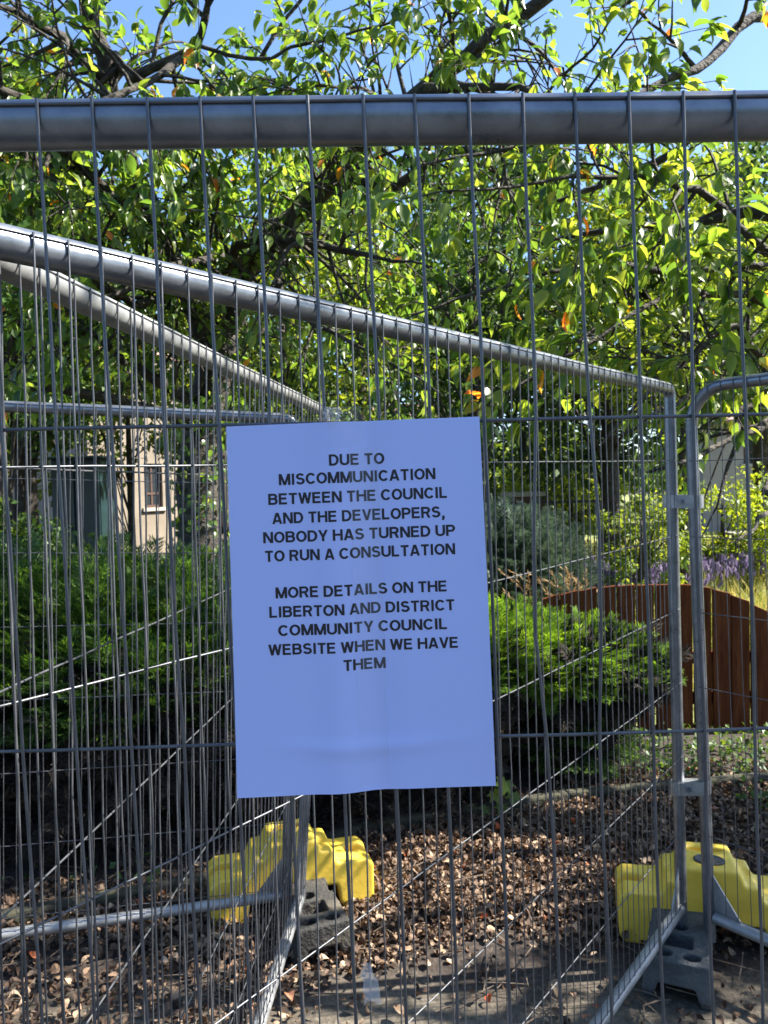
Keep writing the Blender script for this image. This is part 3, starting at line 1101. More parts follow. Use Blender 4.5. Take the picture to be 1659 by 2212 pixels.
def sun_gap(pos):
    """gaps of the canopy: the sun that comes through them reaches the rails, the leaf patch, the junipers and the lawn"""
    keep = np.ones(len(pos), dtype=bool)
    rnd = RNG.random(len(pos))
    # sunlit leaf litter
    x, y = hit_plane(pos, 0.0)
    cx, cy = .30, 3.18
    dx, dy = x - cx, y - cy
    ca, sa = math.cos(.88), math.sin(.88)
    e = ((dx * ca + dy * sa) / .80) ** 2 + ((-dx * sa + dy * ca) / .36) ** 2
    keep &= ~((e < 1) & (rnd < .97))
    # long rails of the two slanting fences
    x, y = hit_plane(pos, 1.95)
    for (p, q, w, f) in ((A_TL, A_TR, .10, .86), (B_TL, B_TR, .10, .86)):
        ux, uy = q.x - p.x, q.y - p.y
        L = math.hypot(ux, uy)
        s = ((x - p.x) * ux + (y - p.y) * uy) / L
        d = np.abs((x - p.x) * uy - (y - p.y) * ux) / L
        keep &= ~((s > -.1) & (s < L) & (d < w) & (rnd < f) & (np.sin(s * 7.0 + 1.3) > -.55))
    # mesh of the slanting fences
    for z in (1.4, .9, .4):
        x, y = hit_plane(pos, z)
        for (p, q, w) in ((A_TL, A_TR, .07), (B_TL, B_TR, .07)):
            ux, uy = q.x - p.x, q.y - p.y
            L = math.hypot(ux, uy)
            s = ((x - p.x) * ux + (y - p.y) * uy) / L
            d = np.abs((x - p.x) * uy - (y - p.y) * ux) / L
            keep &= ~((s > 0) & (s < L) & (d < w) & (rnd < .6))
    # junipers
    x, y = hit_plane(pos, 1.0)
    keep &= ~((x > .2) & (x < 1.9) & (y > 4.0) & (y < 6) & (rnd < .95))
    keep &= ~((x > -3.2) & (x < .2) & (y > 3.9) & (y < 6.5) & (rnd < .7))
    return keep


INV = CAM_M.inverted()


def crown_edge(pos):
    """the boughs end above the garden: nothing hangs below them between the notice and the posts"""
    k = sun_gap(pos)
    low = np.interp(pos[:, 0], [.2, 1.0, 1.22, 1.38], [1.98, 1.93, 1.84, 1.35])
    return k & ~((pos[:, 1] < 5.2) & (pos[:, 2] < low))


# ---------------------------------------------------------------- the big cherry tree
t1 = Tree(21)
tr = AM()
Pt, rt = catmull([(WG(432, 1185, 0) * 0 + Vector((W(436, 1180, 6.0).x, 6.0, -.05)), .24), (W(432, 1180, 6.0), .17), (W(428, 1000, 6.0), .155), (W(452, 860, 6.0), .15), (W(470, 770, 5.95), .15), (W(478, 720, 5.95), .12)], .1)
tr.tube(Pt, [x * random.uniform(.93, 1.08) for x in rt], 16)
trunk1 = tr
K = dict(sec=9.5, slen=(.5, 1.15))
t1.limb([(W(470, 790, 5.95), .12), (W(410, 640, 5.8), .11), (W(330, 480, 5.6), .10), (W(265, 340, 5.4), .092), (W(236, 190, 5.2), .085), (W(205, 60, 5.0), .075), (W(170, -80, 4.8), .06), (W(120, -320, 4.6), .03)], **K)
t1.limb([(W(472, 770, 5.95), .11), (W(545, 570, 5.8), .10), (W(640, 462, 5.6), .095), (W(735, 372, 5.3), .085), (W(830, 262, 5.0), .07), (W(930, 180, 4.9), .065), (W(1050, 92, 4.7), .055), (W(1180, 0, 4.6), .045), (W(1330, -130, 4.4), .025)], **K)
t1.limb([(W(249, 122, 5.2), .045), (W(289, 162, 5.0), .042), (W(370, 131, 4.8), .038), (W(428, 92, 4.7), .032), (W(436, 35, 4.6), .028), (W(470, -30, 4.5), .022), (W(520, -160, 4.4), .012)], **K)
t1.limb([(W(420, 96, 4.7), .018), (W(540, 125, 4.6), .014), (W(670, 95, 4.5), .012), (W(800, 60, 4.4), .008)], sides=7, sec=2.0, slen=(.25, .6))
t1.limb([(W(560, 130, 4.6), .016), (W(620, 40, 4.6), .014), (W(660, -10, 4.6), .012), (W(720, -120, 4.6), .008)], sides=7, sec=2.0, slen=(.3, .7))
t1.limb([(W(390, 128, 4.7), .03), (W(312, 178, 4.4), .028), (W(200, 222, 4.1), .024), (W(110, 255, 3.9), .018), (W(20, 300, 3.8), .01)], **K)
t1.limb([(W(266, 345, 5.4), .06), (W(190, 300, 4.9), .05), (W(110, 243, 4.6), .042), (W(0, 190, 4.3), .035), (W(-160, 120, 4.1), .02)], **K)
t1.limb([(W(440, 935, 6.0), .06), (W(330, 890, 5.6), .05), (W(225, 862, 5.3), .045), (W(100, 838, 5.0), .04), (W(0, 830, 4.8), .035), (W(-180, 800, 4.5), .02)], sec=2.2, slen=(.4, .9), up=.1)
t1.limb([(W(452, 905, 6.0), .065), (W(380, 847, 5.8), .06), (W(300, 800, 5.6), .05), (W(215, 735, 5.3), .035), (W(120, 700, 5.0), .022)], **K)
t1.limb([(W(472, 700, 5.9), .05), (W(500, 560, 5.6), .045), (W(560, 520, 5.3), .04), (W(650, 520, 5.0), .034), (W(740, 547, 4.7), .026), (W(830, 560, 4.5), .014)], **K)
t1.limb([(W(330, 480, 5.6), .05), (W(210, 400, 5.2), .042), (W(150, 330, 4.9), .036), (W(60, 300, 4.6), .026), (W(-60, 280, 4.4), .015)], **K)
t1.limb([(W(640, 462, 5.6), .04), (W(600, 620, 5.2), .03), (W(680, 700, 4.9), .022), (W(800, 760, 4.7), .012)], **K)
t1.limb([(W(735, 372, 5.3), .045), (W(850, 400, 5.0), .036), (W(960, 330, 4.7), .03), (W(1080, 330, 4.5), .022), (W(1200, 300, 4.3), .012)], **K)
t1.limb([(W(830, 262, 5.0), .05), (W(920, 190, 4.6), .042), (W(1010, 190, 4.3), .034), (W(1120, 195, 4.1), .025), (W(1230, 230, 4.0), .012)], **K)
t1.limb([(W(545, 570, 5.8), .05), (W(430, 560, 5.2), .036), (W(330, 600, 4.8), .025), (W(230, 640, 4.5), .012)], **K)
t1.limb([(W(400, 620, 5.8), .05), (W(300, 660, 5.3), .036), (W(180, 600, 4.9), .028), (W(50, 560, 4.6), .02), (W(-80, 540, 4.4), .01)], **K)
t1.limb([(W(236, 190, 5.2), .05), (W(140, 90, 4.8), .036), (W(40, 30, 4.5), .026), (W(-80, -20, 4.3), .012)], **K)
LIMB = np.array([tuple(W(u, v, y)) for u, v, y in ((170, -80, 4.8), (205, 60, 5.0), (236, 190, 5.2), (265, 340, 5.4), (330, 480, 5.6))])
def t1_keep(pos):
    k = sun_gap(pos)
    for i in range(len(LIMB) - 1):
        a, b = LIMB[i], LIMB[i + 1]
        t = np.clip(((pos - a) @ (b - a)) / ((b - a) @ (b - a)), 0, 1)
        d = pos - (a + t[:, None] * (b - a))
        k &= ~((np.abs(d[:, 0]) < .13) & (np.abs(d[:, 2]) < .5) & (d[:, 1] < 0) & (RNG.random(len(pos)) < .8))
    return k
g, n1 = t1.leaves(t1_keep)
cherry = thing('cherry_tree', 'spreading cherry tree whose dark trunk rises behind the juniper on the left', 'tree', (W(436, 1180, 6.0).x, 6.0, 0))
for k in range(len(t1.wood.v)): pass
trunk1.build('trunk', M['bark'], cherry, smooth=True)
t1.wood.build('branches', M['bark'], cherry, smooth=True)
g.build('crown', M['leaf'], cherry, smooth=True)
n = 420
zz = RNG.uniform(.9, 2.5, n)
an = RNG.uniform(0, 6.28, n)
tx = np.interp(zz, [0, 1.6, 2.0, 2.5], [W(436, 1180, 6.0).x, W(432, 1180, 6.0).x, W(428, 1000, 6.0).x, W(452, 860, 6.0).x])
pp = np.stack([tx + np.cos(an) * RNG.uniform(.15, .26, n), 6.0 + np.sin(an) * RNG.uniform(.15, .26, n), zz], 1)
g = AM()
ll = RNG.uniform(.035, .075, n)
scatter(g, LEAF_V, LEAF_F, pp, np.stack([RNG.normal(size=n) * .6, RNG.normal(size=n) * .6, -np.ones(n) * .6], 1), np.stack([np.cos(an), np.sin(an), np.full(n, .5)], 1), ll, ll * .8)
g.build('ivy', M['leaf'], cherry, smooth=True)

# ---------------------------------------------------------------- second cherry, standing to the right, its boughs hang into the view
t2 = Tree(33)
t2.keep = crown_edge
bx, by = 4.5, 3.75
tr = AM()
Pt, rt = catmull([(Vector((bx, by, -.05)), .24), (Vector((bx, by, .5)), .17), (Vector((bx - .1, by, 1.6)), .15), (Vector((bx - .2, by - .1, 2.4)), .14)], .1)
tr.tube(Pt, rt, 16)
top = Vector((bx - .2, by - .1, 2.3))
K = dict(sec=9.0, slen=(.4, 1.0), f0=.42)
t2.limb([(top, .08), (W(1850, 640, 4.8), .05), (W(1659, 577, 4.5), .032), (W(1475, 582, 4.3), .026), (W(1255, 582, 4.1), .018), (W(1080, 620, 4.0), .01)], **K)
t2.limb([(top, .08), (W(1800, 690, 4.3), .045), (W(1659, 647, 4.0), .028), (W(1490, 628, 3.8), .02), (W(1330, 700, 3.6), .014), (W(1200, 780, 3.5), .008)], **K)
t2.limb([(top, .09), (W(1820, 300, 4.6), .06), (W(1659, 40, 4.4), .04), (W(1530, 127, 4.2), .034), (W(1380, 210, 4.0), .025), (W(1200, 260, 3.8), .016), (W(1060, 330, 3.7), .01)], **K)
t2.limb([(top, .09), (W(1800, 560, 4.2), .05), (W(1659, 544, 3.9), .03), (W(1560, 455, 3.7), .024), (W(1474, 399, 3.6), .02), (W(1300, 380, 3.5), .014), (W(1130, 400, 3.4), .008)], **K)
t2.limb([(top, .08), (W(1780, 860, 4.2), .04), (W(1659, 777, 3.9), .024), (W(1595, 702, 3.7), .02), (W(1500, 760, 3.5), .015), (W(1390, 860, 3.3), .01), (W(1300, 960, 3.25), .006)], **K)
t2.limb([(top, .08), (W(1760, 900, 3.9), .04), (W(1640, 930, 3.6), .022), (W(1500, 990, 3.4), .014), (W(1400, 1020, 3.35), .008)], sec=2.4, slen=(.25, .6), up=0)
t2.limb([(top, .08), (W(1720, 480, 4.2), .05), (W(1500, 480, 4.6), .035), (W(1300, 500, 4.9), .025), (W(1100, 540, 5.0), .016), (W(950, 620, 5.0), .01)], **K)
t2.limb([(top, .08), (W(1640, 250, 4.6), .05), (W(1460, 330, 5.0), .035), (W(1250, 420, 5.2), .025), (W(1060, 470, 5.2), .014)], **K)
t2.limb([(W(1300, 700, 3.6), .012), (W(1180, 800, 3.6), .011), (W(1090, 860, 3.7), .009), (W(1060, 910, 3.7), .005)], sides=7, sec=2.6, slen=(.2, .5), up=0)
t2.limb([(W(1500, 760, 3.5), .012), (W(1480, 860, 3.2), .010), (W(1420, 900, 3.0), .008), (W(1330, 940, 3.0), .005)], sides=7, sec=2.6, slen=(.2, .4), up=0)
t2.limb([(top, .08), (W(1760, 1000, 3.6), .03), (W(1680, 1100, 3.2), .014), (W(1610, 1160, 2.95), .006), (W(1590, 1190, 2.93), .004)], sides=7, sec=.8, slen=(.12, .22), up=-.2)
t2.limb([(top, .08), (W(1700, 860, 3.9), .03), (W(1600, 960, 3.7), .016), (W(1560, 1050, 3.6), .01), (W(1540, 1110, 3.6), .005)], sides=7, sec=2.2, slen=(.2, .4), up=-.1)
# boughs overhead, above the picture: they shade the near fence
def ovr(pts, r0, **kw):
    n = len(pts)
    t2.limb([(Vector(p), r0 * (1 - .85 * i / (n - 1))) for i, p in enumerate(pts)], **kw)
KO = dict(sec=13.0, slen=(.5, 1.0), up=.15, f0=.3)
ovr([(bx - .2, by - .1, 2.3), (4.1, 3.4, 3.2), (3.8, 2.8, 3.5), (3.2, 2.4, 3.3), (2.8, 2.2, 3.0)], .08, **KO)
ovr([(bx - .2, by - .1, 2.3), (4.5, 3.3, 3.4), (4.3, 2.7, 3.9), (3.8, 2.3, 4.1)], .07, **KO)
ovr([(bx - .2, by - .1, 2.3), (4.3, 3.0, 3.5), (3.7, 1.8, 4.0), (3.1, 1.1, 4.0), (2.3, .75, 3.8), (1.5, .6, 3.4)], .09, **KO)
ovr([(3.7, 1.8, 4.0), (3.2, .8, 4.3), (2.6, .45, 4.3), (1.9, .4, 4.1)], .05, **KO)
ovr([(3.7, 1.8, 4.0), (3.1, 1.4, 3.6), (2.5, 1.1, 3.3), (2.0, .95, 3.0)], .05, **KO)
ovr([(4.3, 2.7, 3.9), (3.7, 2.0, 4.6), (3.0, 1.5, 4.8), (2.3, 1.2, 4.7)], .05, **KO)
ovr([(bx - .2, by - .1, 2.3), (4.6, 4.0, 3.0), (4.9, 3.5, 3.4), (4.6, 3.0, 3.6)], .06, **KO)
ovr([(bx - .2, by - .1, 2.3), (4.6, 4.4, 3.2), (5.0, 3.9, 3.7), (4.4, 3.4, 4.1)], .06, **KO)
ovr([(4.3, 2.7, 3.9), (3.6, 2.9, 4.3), (2.9, 2.9, 4.2), (2.2, 2.9, 4.1)], .05, **KO)
ovr([(4.1, 3.4, 3.2), (3.4, 3.2, 3.7), (2.7, 2.6, 3.9), (2.1, 2.4, 3.8)], .05, **KO)
ovr([(4.6, 3.0, 3.6), (4.9, 2.5, 3.5), (4.5, 2.0, 3.6), (4.0, 1.8, 3.5)], .05, **KO)
g, n2 = t2.leaves(crown_edge)
cherry2 = thing('cherry_tree', 'sunlit cherry tree whose trunk stands outside the right edge, boughs reaching in', 'tree', (bx, by, 0))
tr.build('trunk', M['bark'], cherry2, smooth=True)
t2.wood.build('branches', M['bark'], cherry2, smooth=True)
g.build('crown', M['leaf_sun_tint'], cherry2, smooth=True)
print('cherry leaves', n1, n2)


# ---------------------------------------------------------------- trees and shrubs further back
def far_tree(label, x, y, h, rad, mat, n=5200, size=.16, z0=1.2, lean=0.0, trunk_r=.16, seed=1, clumps=46, name='garden_tree', cat='tree', group=None):
    rnd = np.random.default_rng(seed)
    pr = random.Random(seed)
    root = thing(name, label, cat, (x, y, 0), group)
    w = AM()
    top = Vector((x + lean, y, h * .8))
    P, ra = catmull([(Vector((x, y, -.05)), trunk_r * 1.3), (Vector((x, y, .4)), trunk_r), (Vector((x + lean * .4, y, h * .4)), trunk_r * .75), (top, trunk_r * .2)], .4)
    w.tube(P, ra, 10)
    cc, cr = [], []
    for k in range(clumps):
        for _ in range(40):
            q = rnd.uniform(-1, 1, 3)
            l = np.linalg.norm(q)
            if .35 < l < 1: break
        c = np.array([x + lean + q[0] * rad, y + q[1] * rad, z0 + (h - z0) * (.5 + .5 * q[2])])
        cc.append(c)
        cr.append(rad * rnd.uniform(.20, .36))
    for k in range(0, clumps, 3):
        f = pr.uniform(.3, .8)
        i = int(f * (len(P) - 1))
        c = Vector(cc[k])
        m = P[i].lerp(c, .5) + Vector((0, 0, .2))
        w.tube(catmull([(P[i], trunk_r * .35), (m, trunk_r * .22), (c, .012)], .4)[0], .03 * trunk_r / .16, 5)
    w.build('trunk', M['bark_dark'], root, smooth=True)
    per = n // clumps
    pos, nn = [], []
    for c, r in zip(cc, cr):
        d = norm(rnd.normal(size=(per, 3)))
        rr = r * rnd.uniform(.35, 1.1, per)[:, None]
        pos.append(c + d * rr * np.array([1, 1, .75]))
        nn.append(d * .6 + np.array([0, 0, .8]) + rnd.normal(size=(per, 3)) * .35)
    pos, nn = np.concatenate(pos), np.concatenate(nn)
    k = pos[:, 2] > .15
    pos, nn = pos[k], nn[k]
    ax = rnd.normal(size=(len(pos), 3)) + np.array([0, 0, -.5])
    ll = rnd.uniform(.7, 1.3, len(pos)) * size
    g = AM()
    scatter(g, CARD_V, CARD_F, pos, ax, nn, ll, ll * rnd.uniform(.45, .7, len(pos)))
    g.build('crown', mat, root, smooth=False)
    return root


GT = 'garden trees behind the cherries'
far_tree('tall yellow-green tree at the far left, lit by the sun', -6.2, 12.5, 8.0, 2.6, M['far_light'], n=9000, size=.17, seed=2, z0=1.6, group=GT)
far_tree('tree with a bare dark trunk beside the dark green cabinet', W(58, 1100, 10.0).x, 10.0, 6.5, 2.0, M['far_mid'], n=6000, size=.15, seed=3, z0=1.9, trunk_r=.17, group=GT)
far_tree('big dark green tree behind the notice, in the middle', -.4, 15.0, 8.6, 3.0, M['far_mid'], n=9000, size=.2, seed=4, z0=1.9, group=GT)
far_tree('very dark tree seen between the boughs right of the notice', W(1318, 1050, 13).x, 13.0, 7.6, 2.5, M['far_dark'], n=11000, size=.18, seed=5, z0=1.75, trunk_r=.17, group=GT)
far_tree('dark tree at the right edge in front of the grey house', 7.6, 15.5, 8.4, 2.7, M['far_dark'], n=8000, size=.2, seed=6, z0=2.2, group=GT)
far_tree('tall pale tree far back on the left, above the cream house', -12.5, 30, 13, 4.5, M['far_light'], n=7000, size=.34, seed=7, z0=3.4, trunk_r=.3, group=GT)
far_tree('tall green tree far back behind the tiled roof', 4.5, 42, 15, 6.0, M['far_mid'], n=7000, size=.45, seed=8, z0=4.5, trunk_r=.3, group=GT)
far_tree('tall green tree far back on the right, beyond the lawn', 17, 36, 14, 5.5, M['far_mid'], n=7000, size=.42, seed=9, z0=1.5, trunk_r=.3, group=GT)
far_tree('tall green tree far back in the gap left of the middle', -5.5, 26, 10.5, 3.6, M['far_mid'], n=6500, size=.3, seed=10, z0=3.2, trunk_r=.25, group=GT)

SH = 'garden shrubs'
def shrub(label, u, v, Y, rx, h, mat, n=2400, size=.10, seed=1, clumps=26, name='garden_shrub'):
    p = W(u, v, Y)
    return far_tree(label, p.x, Y, h, rx, mat, n=n, size=size, z0=.1, trunk_r=.05, seed=seed, clumps=clumps, name=name, cat='shrub', group=SH)


shrub('lime green rounded shrub behind the black railing in the middle', 1235, 1030, 17.0, 1.5, 2.35, M['shrub_lime'], n=5000, seed=11)
shrub('leafy sunlit shrub left of the clamped fence posts', 1385, 1100, 9.5, .62, 1.55, M['far_light'], n=3600, size=.075, seed=12)
shrub('bright leafy shrub behind the clamped fence posts', 1560, 1080, 12.0, 1.2, 1.7, M['shrub_lime'], n=4000, size=.09, seed=13)
shrub('shrub at the far left beyond the juniper', 20, 1120, 8.0, .8, 1.75, M['far_mid'], n=3600, size=.08, seed=14)
shrub('shrub growing between the cabinet and the cherry trunk', 300, 1180, 8.2, .55, 1.12, M['far_light'], n=2200, size=.07, seed=15)
shrub('dark bush behind the black railing', 1190, 1140, 10.5, .8, 1.15, M['far_dark'], n=3800, size=.08, seed=16)
shrub('low dark hedge far back behind the notice', 880, 1040, 20, 2.6, 2.2, M['far_mid'], n=5000, size=.13, seed=17)
shrub('small leafy shrub just right of the cherry trunk', 505, 1120, 6.6, .35, 1.35, M['far_light'], n=1500, size=.06, seed=18)

far_tree('dark tree low behind the bow-topped railing', W(1130, 1000, 19).x, 19, 6.0, 2.3, M['far_dark'], n=6000, size=.2, seed=20, z0=.7, group=GT)
far_tree('mid green tree behind the notice, in front of the tiled house', -1.6, 24, 5.2, 2.4, M['far_mid'], n=5000, size=.24, seed=22, z0=.6, group=GT)
far_tree('light green tree filling the gap behind the notice and the cherry limbs', -1.2, 9.6, 5.8, 1.9, M['far_light'], n=9000, size=.105, seed=24, z0=2.3, trunk_r=.08, clumps=60, group=GT)
far_tree('mid green tree behind the boughs, right of the notice', 1.3, 10.6, 6.2, 1.9, M['far_mid'], n=9000, size=.105, seed=25, z0=2.5, trunk_r=.08, clumps=60, group=GT)
far_tree('light green tree behind the boughs, above the clamped posts', 4.0, 10.2, 5.9, 1.9, M['far_light'], n=8000, size=.105, seed=26, z0=2.4, trunk_r=.08, clumps=60, group=GT)
far_tree('mid green tree at the far left behind the cherry boughs', -4.3, 8.6, 5.6, 1.7, M['far_mid'], n=8000, size=.10, seed=27, z0=2.3, trunk_r=.08, clumps=60, group=GT)
far_tree('slim sunlit tree in front of the cream house', W(255, 900, 13).x, 13.5, 5.6, 1.7, M['far_light'], n=5200, size=.13, seed=23, z0=2.15, trunk_r=.07, group=GT)
# ---------------------------------------------------------------- spreading junipers
def juniper_tpl():
    V, F = [], []
    pr = random.Random(4)
    def blade(x, y, z, dx, dy, dz, L, w):
        b = len(V)
        d = Vector((dx, dy, dz)).normalized()
        s = Vector((-d.y, d.x, 0)).normalized() * w
        p = Vector((x, y, z))
        q = p + d * L * .55
        e = p + d * L
        V.extend([tuple(p - s * .5), tuple(p + s * .5), tuple(q + s), tuple(q - s), tuple(e)])
        F.append((b, b + 1, b + 2, b + 3))
        F.append((b + 3, b + 2, b + 4))
    for k in range(9):
        x = .06 + k * .105
        for sg in (-1, 1):
            L = .36 * (1 - .65 * k / 9)
            for j in range(4):
                f = j / 4
                blade(x + f * L * .6, sg * f * L * .7, .03 * pr.uniform(-1, 1) + .04 * f, pr.uniform(.75, 1.2), sg * pr.uniform(.2, .75), pr.uniform(-.25, .35), .17, .0125)
    for j in range(3): blade(.86, 0, 0, 1, (j - 1) * .25, .1, .2, .013)
    b = len(V)
    V.extend([(0, -.008, 0), (0, .008, 0), (.95, .004, 0), (.95, -.004, 0)])
    F.append((b, b + 1, b + 2, b + 3))
    return V, F


JV, JF = juniper_tpl()


def juniper(label, lobes, n, seed, mat=M['juniper'], size=(.16, .30), zmin=.25, name='juniper_bush', inner=1.0, tipz=.15, skirt=(), bias=(-.25, -.12)):
    """lobes: (centre, radii); sprays clothe the upper and outer shell, dead twigs fill the underside"""
    rnd = np.random.default_rng(seed)
    c0 = lobes[0][0]
    root = thing(name, label, 'shrub', (c0[0], c0[1], 0), 'low spreading evergreen bushes')
    tot = sum(r[0] * r[1] + r[0] * r[2] for c, r in lobes)
    P, D = [], []
    for c, r in lobes:
        k = int(n * (r[0] * r[1] + r[0] * r[2]) / tot)
        d = norm(rnd.normal(size=(k * 2, 3)))
        d = d[d[:, 2] > -.25][:k]
        rr = np.power(rnd.uniform(.45, 1.0, len(d)), .6)[:, None]
        bump = 1 + .10 * np.sin(d[:, :1] * 9 + c[0] * 3) * np.sin(d[:, 1:2] * 8 + c[1])
        p = np.array(c) + d * np.array(r) * rr * bump
        P.append(p)
        D.append(norm(d / np.array(r)))
    P, D = np.concatenate(P), np.concatenate(D)
    k = P[:, 2] > zmin
    P, D = P[k], D[k]
    ax = D * np.array([1, 1, .35]) + rnd.normal(size=P.shape) * .32 + np.array([bias[0], bias[1], tipz])
    nn = D * .5 + np.array([0, 0, 1]) + rnd.normal(size=P.shape) * .3
    ll = rnd.uniform(size[0], size[1], len(P))
    g = AM()
    scatter(g, JV, JF, P, ax, nn, ll, ll * rnd.uniform(.8, 1.2, len(P)), rnd.uniform(.5, 1.5, len(P)))
    g.build('foliage', mat, root)
    # bare twigs below
    w = AM()
    pr = random.Random(seed)
    for c, r in lobes:
        for k in range(int(16 * inner)):
            a = pr.uniform(0, 2 * math.pi)
            b = Vector((c[0] + pr.uniform(-.3, .3) * r[0], c[1] + pr.uniform(-.2, .4) * r[1], 0))
            e = Vector((c[0] + math.cos(a) * r[0] * .8, c[1] + math.sin(a) * r[1] * .8, c[2] + pr.uniform(-.3, .4) * r[2]))
            m = b.lerp(e, .5) + Vector((0, 0, -.08))
            pts = catmull([(b, 1), (m, 1), (e, 1)], .12)[0]
            w.tube(pts, [.014 * (1 - .8 * i / len(pts)) for i in range(len(pts))], 5, cap=False)
    w.build('stems', M['juniper_dry'], root)
    k2 = int(n * .7 * inner)
    d = norm(rnd.normal(size=(k2, 3)))
    sel = rnd.integers(0, len(lobes), k2)
    C = np.array([lobes[i][0] for i in sel])
    Rr = np.array([lobes[i][1] for i in sel])
    p = C + d * Rr * rnd.uniform(.2, .88, k2)[:, None]
    p[:, 2] = np.where(p[:, 2] > C[:, 2] + .3 * Rr[:, 2], C[:, 2], p[:, 2])
    p[:, 2] = np.maximum(p[:, 2], .12)
    for (xa, ya, xb, yb, zt) in skirt:
        kk = int((xb - xa) * (yb - ya) * zt * 1500)
        q = np.stack([rnd.uniform(xa, xb, kk), rnd.uniform(ya, yb, kk), rnd.uniform(.02, zt, kk)], 1)
        q[:, 1] += (q[:, 0] - xa) / (xb - xa) * .18 + np.sin(q[:, 0] * 5) * .08
        p = np.concatenate([p, q])
        d = np.concatenate([d, norm(rnd.normal(size=(kk, 3)))])
    k2 = len(p)
    g = AM()
    ll = rnd.uniform(.16, .30, k2)
    scatter(g, JV, JF, p, rnd.normal(size=(k2, 3)) + d, rnd.normal(size=(k2, 3)), ll, ll)
    g.build('dead_twigs', M['juniper_dry'], root)
    return root


juniper('large dark juniper bush filling the left side, its sunlit sprays above bare twigs',
        [((-2.8, 4.3, .80), (1.0, .95, .56)), ((-1.8, 4.45, .78), (.95, .9, .53)), ((-1.0, 4.6, .74), (.85, .85, .48)), ((-.25, 4.8, .66), (.8, .8, .42)), ((-2.4, 3.85, .70), (.8, .6, .34)), ((-1.4, 4.0, .70), (.8, .55, .32)), ((-.5, 4.35, .66), (.6, .5, .28))], 9500, 31, size=(.13, .26), zmin=.5, skirt=[(-3.2, 3.35, -.6, 4.6, .75), (-1.3, 3.65, .6, 4.8, .62)])
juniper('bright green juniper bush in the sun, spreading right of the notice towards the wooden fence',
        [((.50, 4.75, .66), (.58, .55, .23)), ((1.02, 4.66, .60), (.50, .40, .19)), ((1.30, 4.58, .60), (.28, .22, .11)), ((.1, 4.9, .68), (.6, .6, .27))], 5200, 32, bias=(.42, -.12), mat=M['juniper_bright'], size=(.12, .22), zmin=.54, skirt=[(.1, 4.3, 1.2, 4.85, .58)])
juniper('small low juniper sprig at the foot of the wooden fence', [((1.12, 4.45, .16), (.30, .22, .14))], 160, 35, size=(.10, .18), zmin=.06, inner=.3)
juniper('feathery blue-grey bush between the notice and the lavender', [((1.25, 8.0, .62), (.72, .6, .68)), ((.75, 8.2, .6), (.6, .6, .6))], 2600, 33, mat=M['blue_shrub'], size=(.20, .36), zmin=.06, name='feathery_bush', tipz=.8)

# ---------------------------------------------------------------- wooden fence with a curved top
wf = thing('picket_fence', 'red-brown wooden board fence with a humped top, right of the juniper', 'wooden fence', (1.9, 5.2, 0))
FH = W(1440, 1262, 5.2).z
xs = [(1.12 + i * .1285) for i in range(21)]
pr = random.Random(6)
for i, x in enumerate(xs):
    y = 5.2 - .02 * (x - 1.9)
    hump = FH - .50 * max(0, x - 1.95) ** 2 - .20 * max(0, 1.7 - x) ** 2
    hump = max(.3, hump)
    dd = -1.0 * (x - 1.95) * .10 if x > 1.95 else .06 * max(0, 1.7 - x) + .003
    w = .120 + pr.uniform(-.004, .004)
    yy = y + pr.uniform(-.004, .004)
    g = AM()
    l, r_ = x - w / 2, x + w / 2
    V = []
    for yo in (yy - .010, yy + .010):
        V += [(l, yo, .02), (r_, yo, .02), (r_, yo, hump + dd / 2), (l, yo, hump - dd / 2)]
    g.add(V, [(0, 1, 2, 3), (7, 6, 5, 4), (0, 4, 5, 1), (1, 5, 6, 2), (2, 6, 7, 3), (3, 7, 4, 0)])
    g.build('board', M['fence_wood'], wf, bevel=.003, segs=1)
for z in (.22, .50):
    g = AM()
    g.beam((xs[0] - .1, 5.26, z), (xs[-1] + .1, 5.20, z), .04, .08)
    g.build('cross_rail', M['fence_wood'], wf)
for x in (1.2, 2.3, 3.6):
    g = AM()
    g.box((x, 5.315, .25), (.08, .07, .55))
    g.build('post', M['fence_wood'], wf)

# ---------------------------------------------------------------- timber edging of the bed
def edging(label, pts, h=.075, w=.06):
    for i in range(len(pts) - 1):
        a, b = Vector((*pts[i], h / 2 - .01)), Vector((*pts[i + 1], h / 2 - .01))
        g = AM()
        g.beam(a, b + (b - a).normalized() * -.004, w, h)
        tag(g.build('bed_edging', M['sleeper'], None, bevel=.012, segs=2), label[i], 'edging', 'timber edgings of the bed')


edging(['mossy timber edging under the fence at far left', 'mossy timber edging behind the left-hand yellow weight', 'mossy timber edging at the back of the leaf litter, middle', 'mossy timber edging at the foot of the wooden fence, right'],
       [(-3.2, 2.45), (-.80, 3.28), (-.15, 3.75), (.95, 4.08), (3.6, 4.5)])

# ---------------------------------------------------------------- dead leaves and ground cover
def litter_tpl(bend, twist):
    V, F = [], []
    for i in range(5):
        t = i / 4
        wdt = [.10, .42, .50, .36, .02][i]
        for j in (-1, 0, 1):
            V.append((t, j * wdt, bend * 4 * t * (1 - t) * .35 + (.16 * abs(j) * (1 + twist * (t - .5)))))
    for i in range(4):
        for j in range(2):
            F.append((i * 3 + j, (i + 1) * 3 + j, (i + 1) * 3 + j + 1, i * 3 + j + 1))
    return V, F


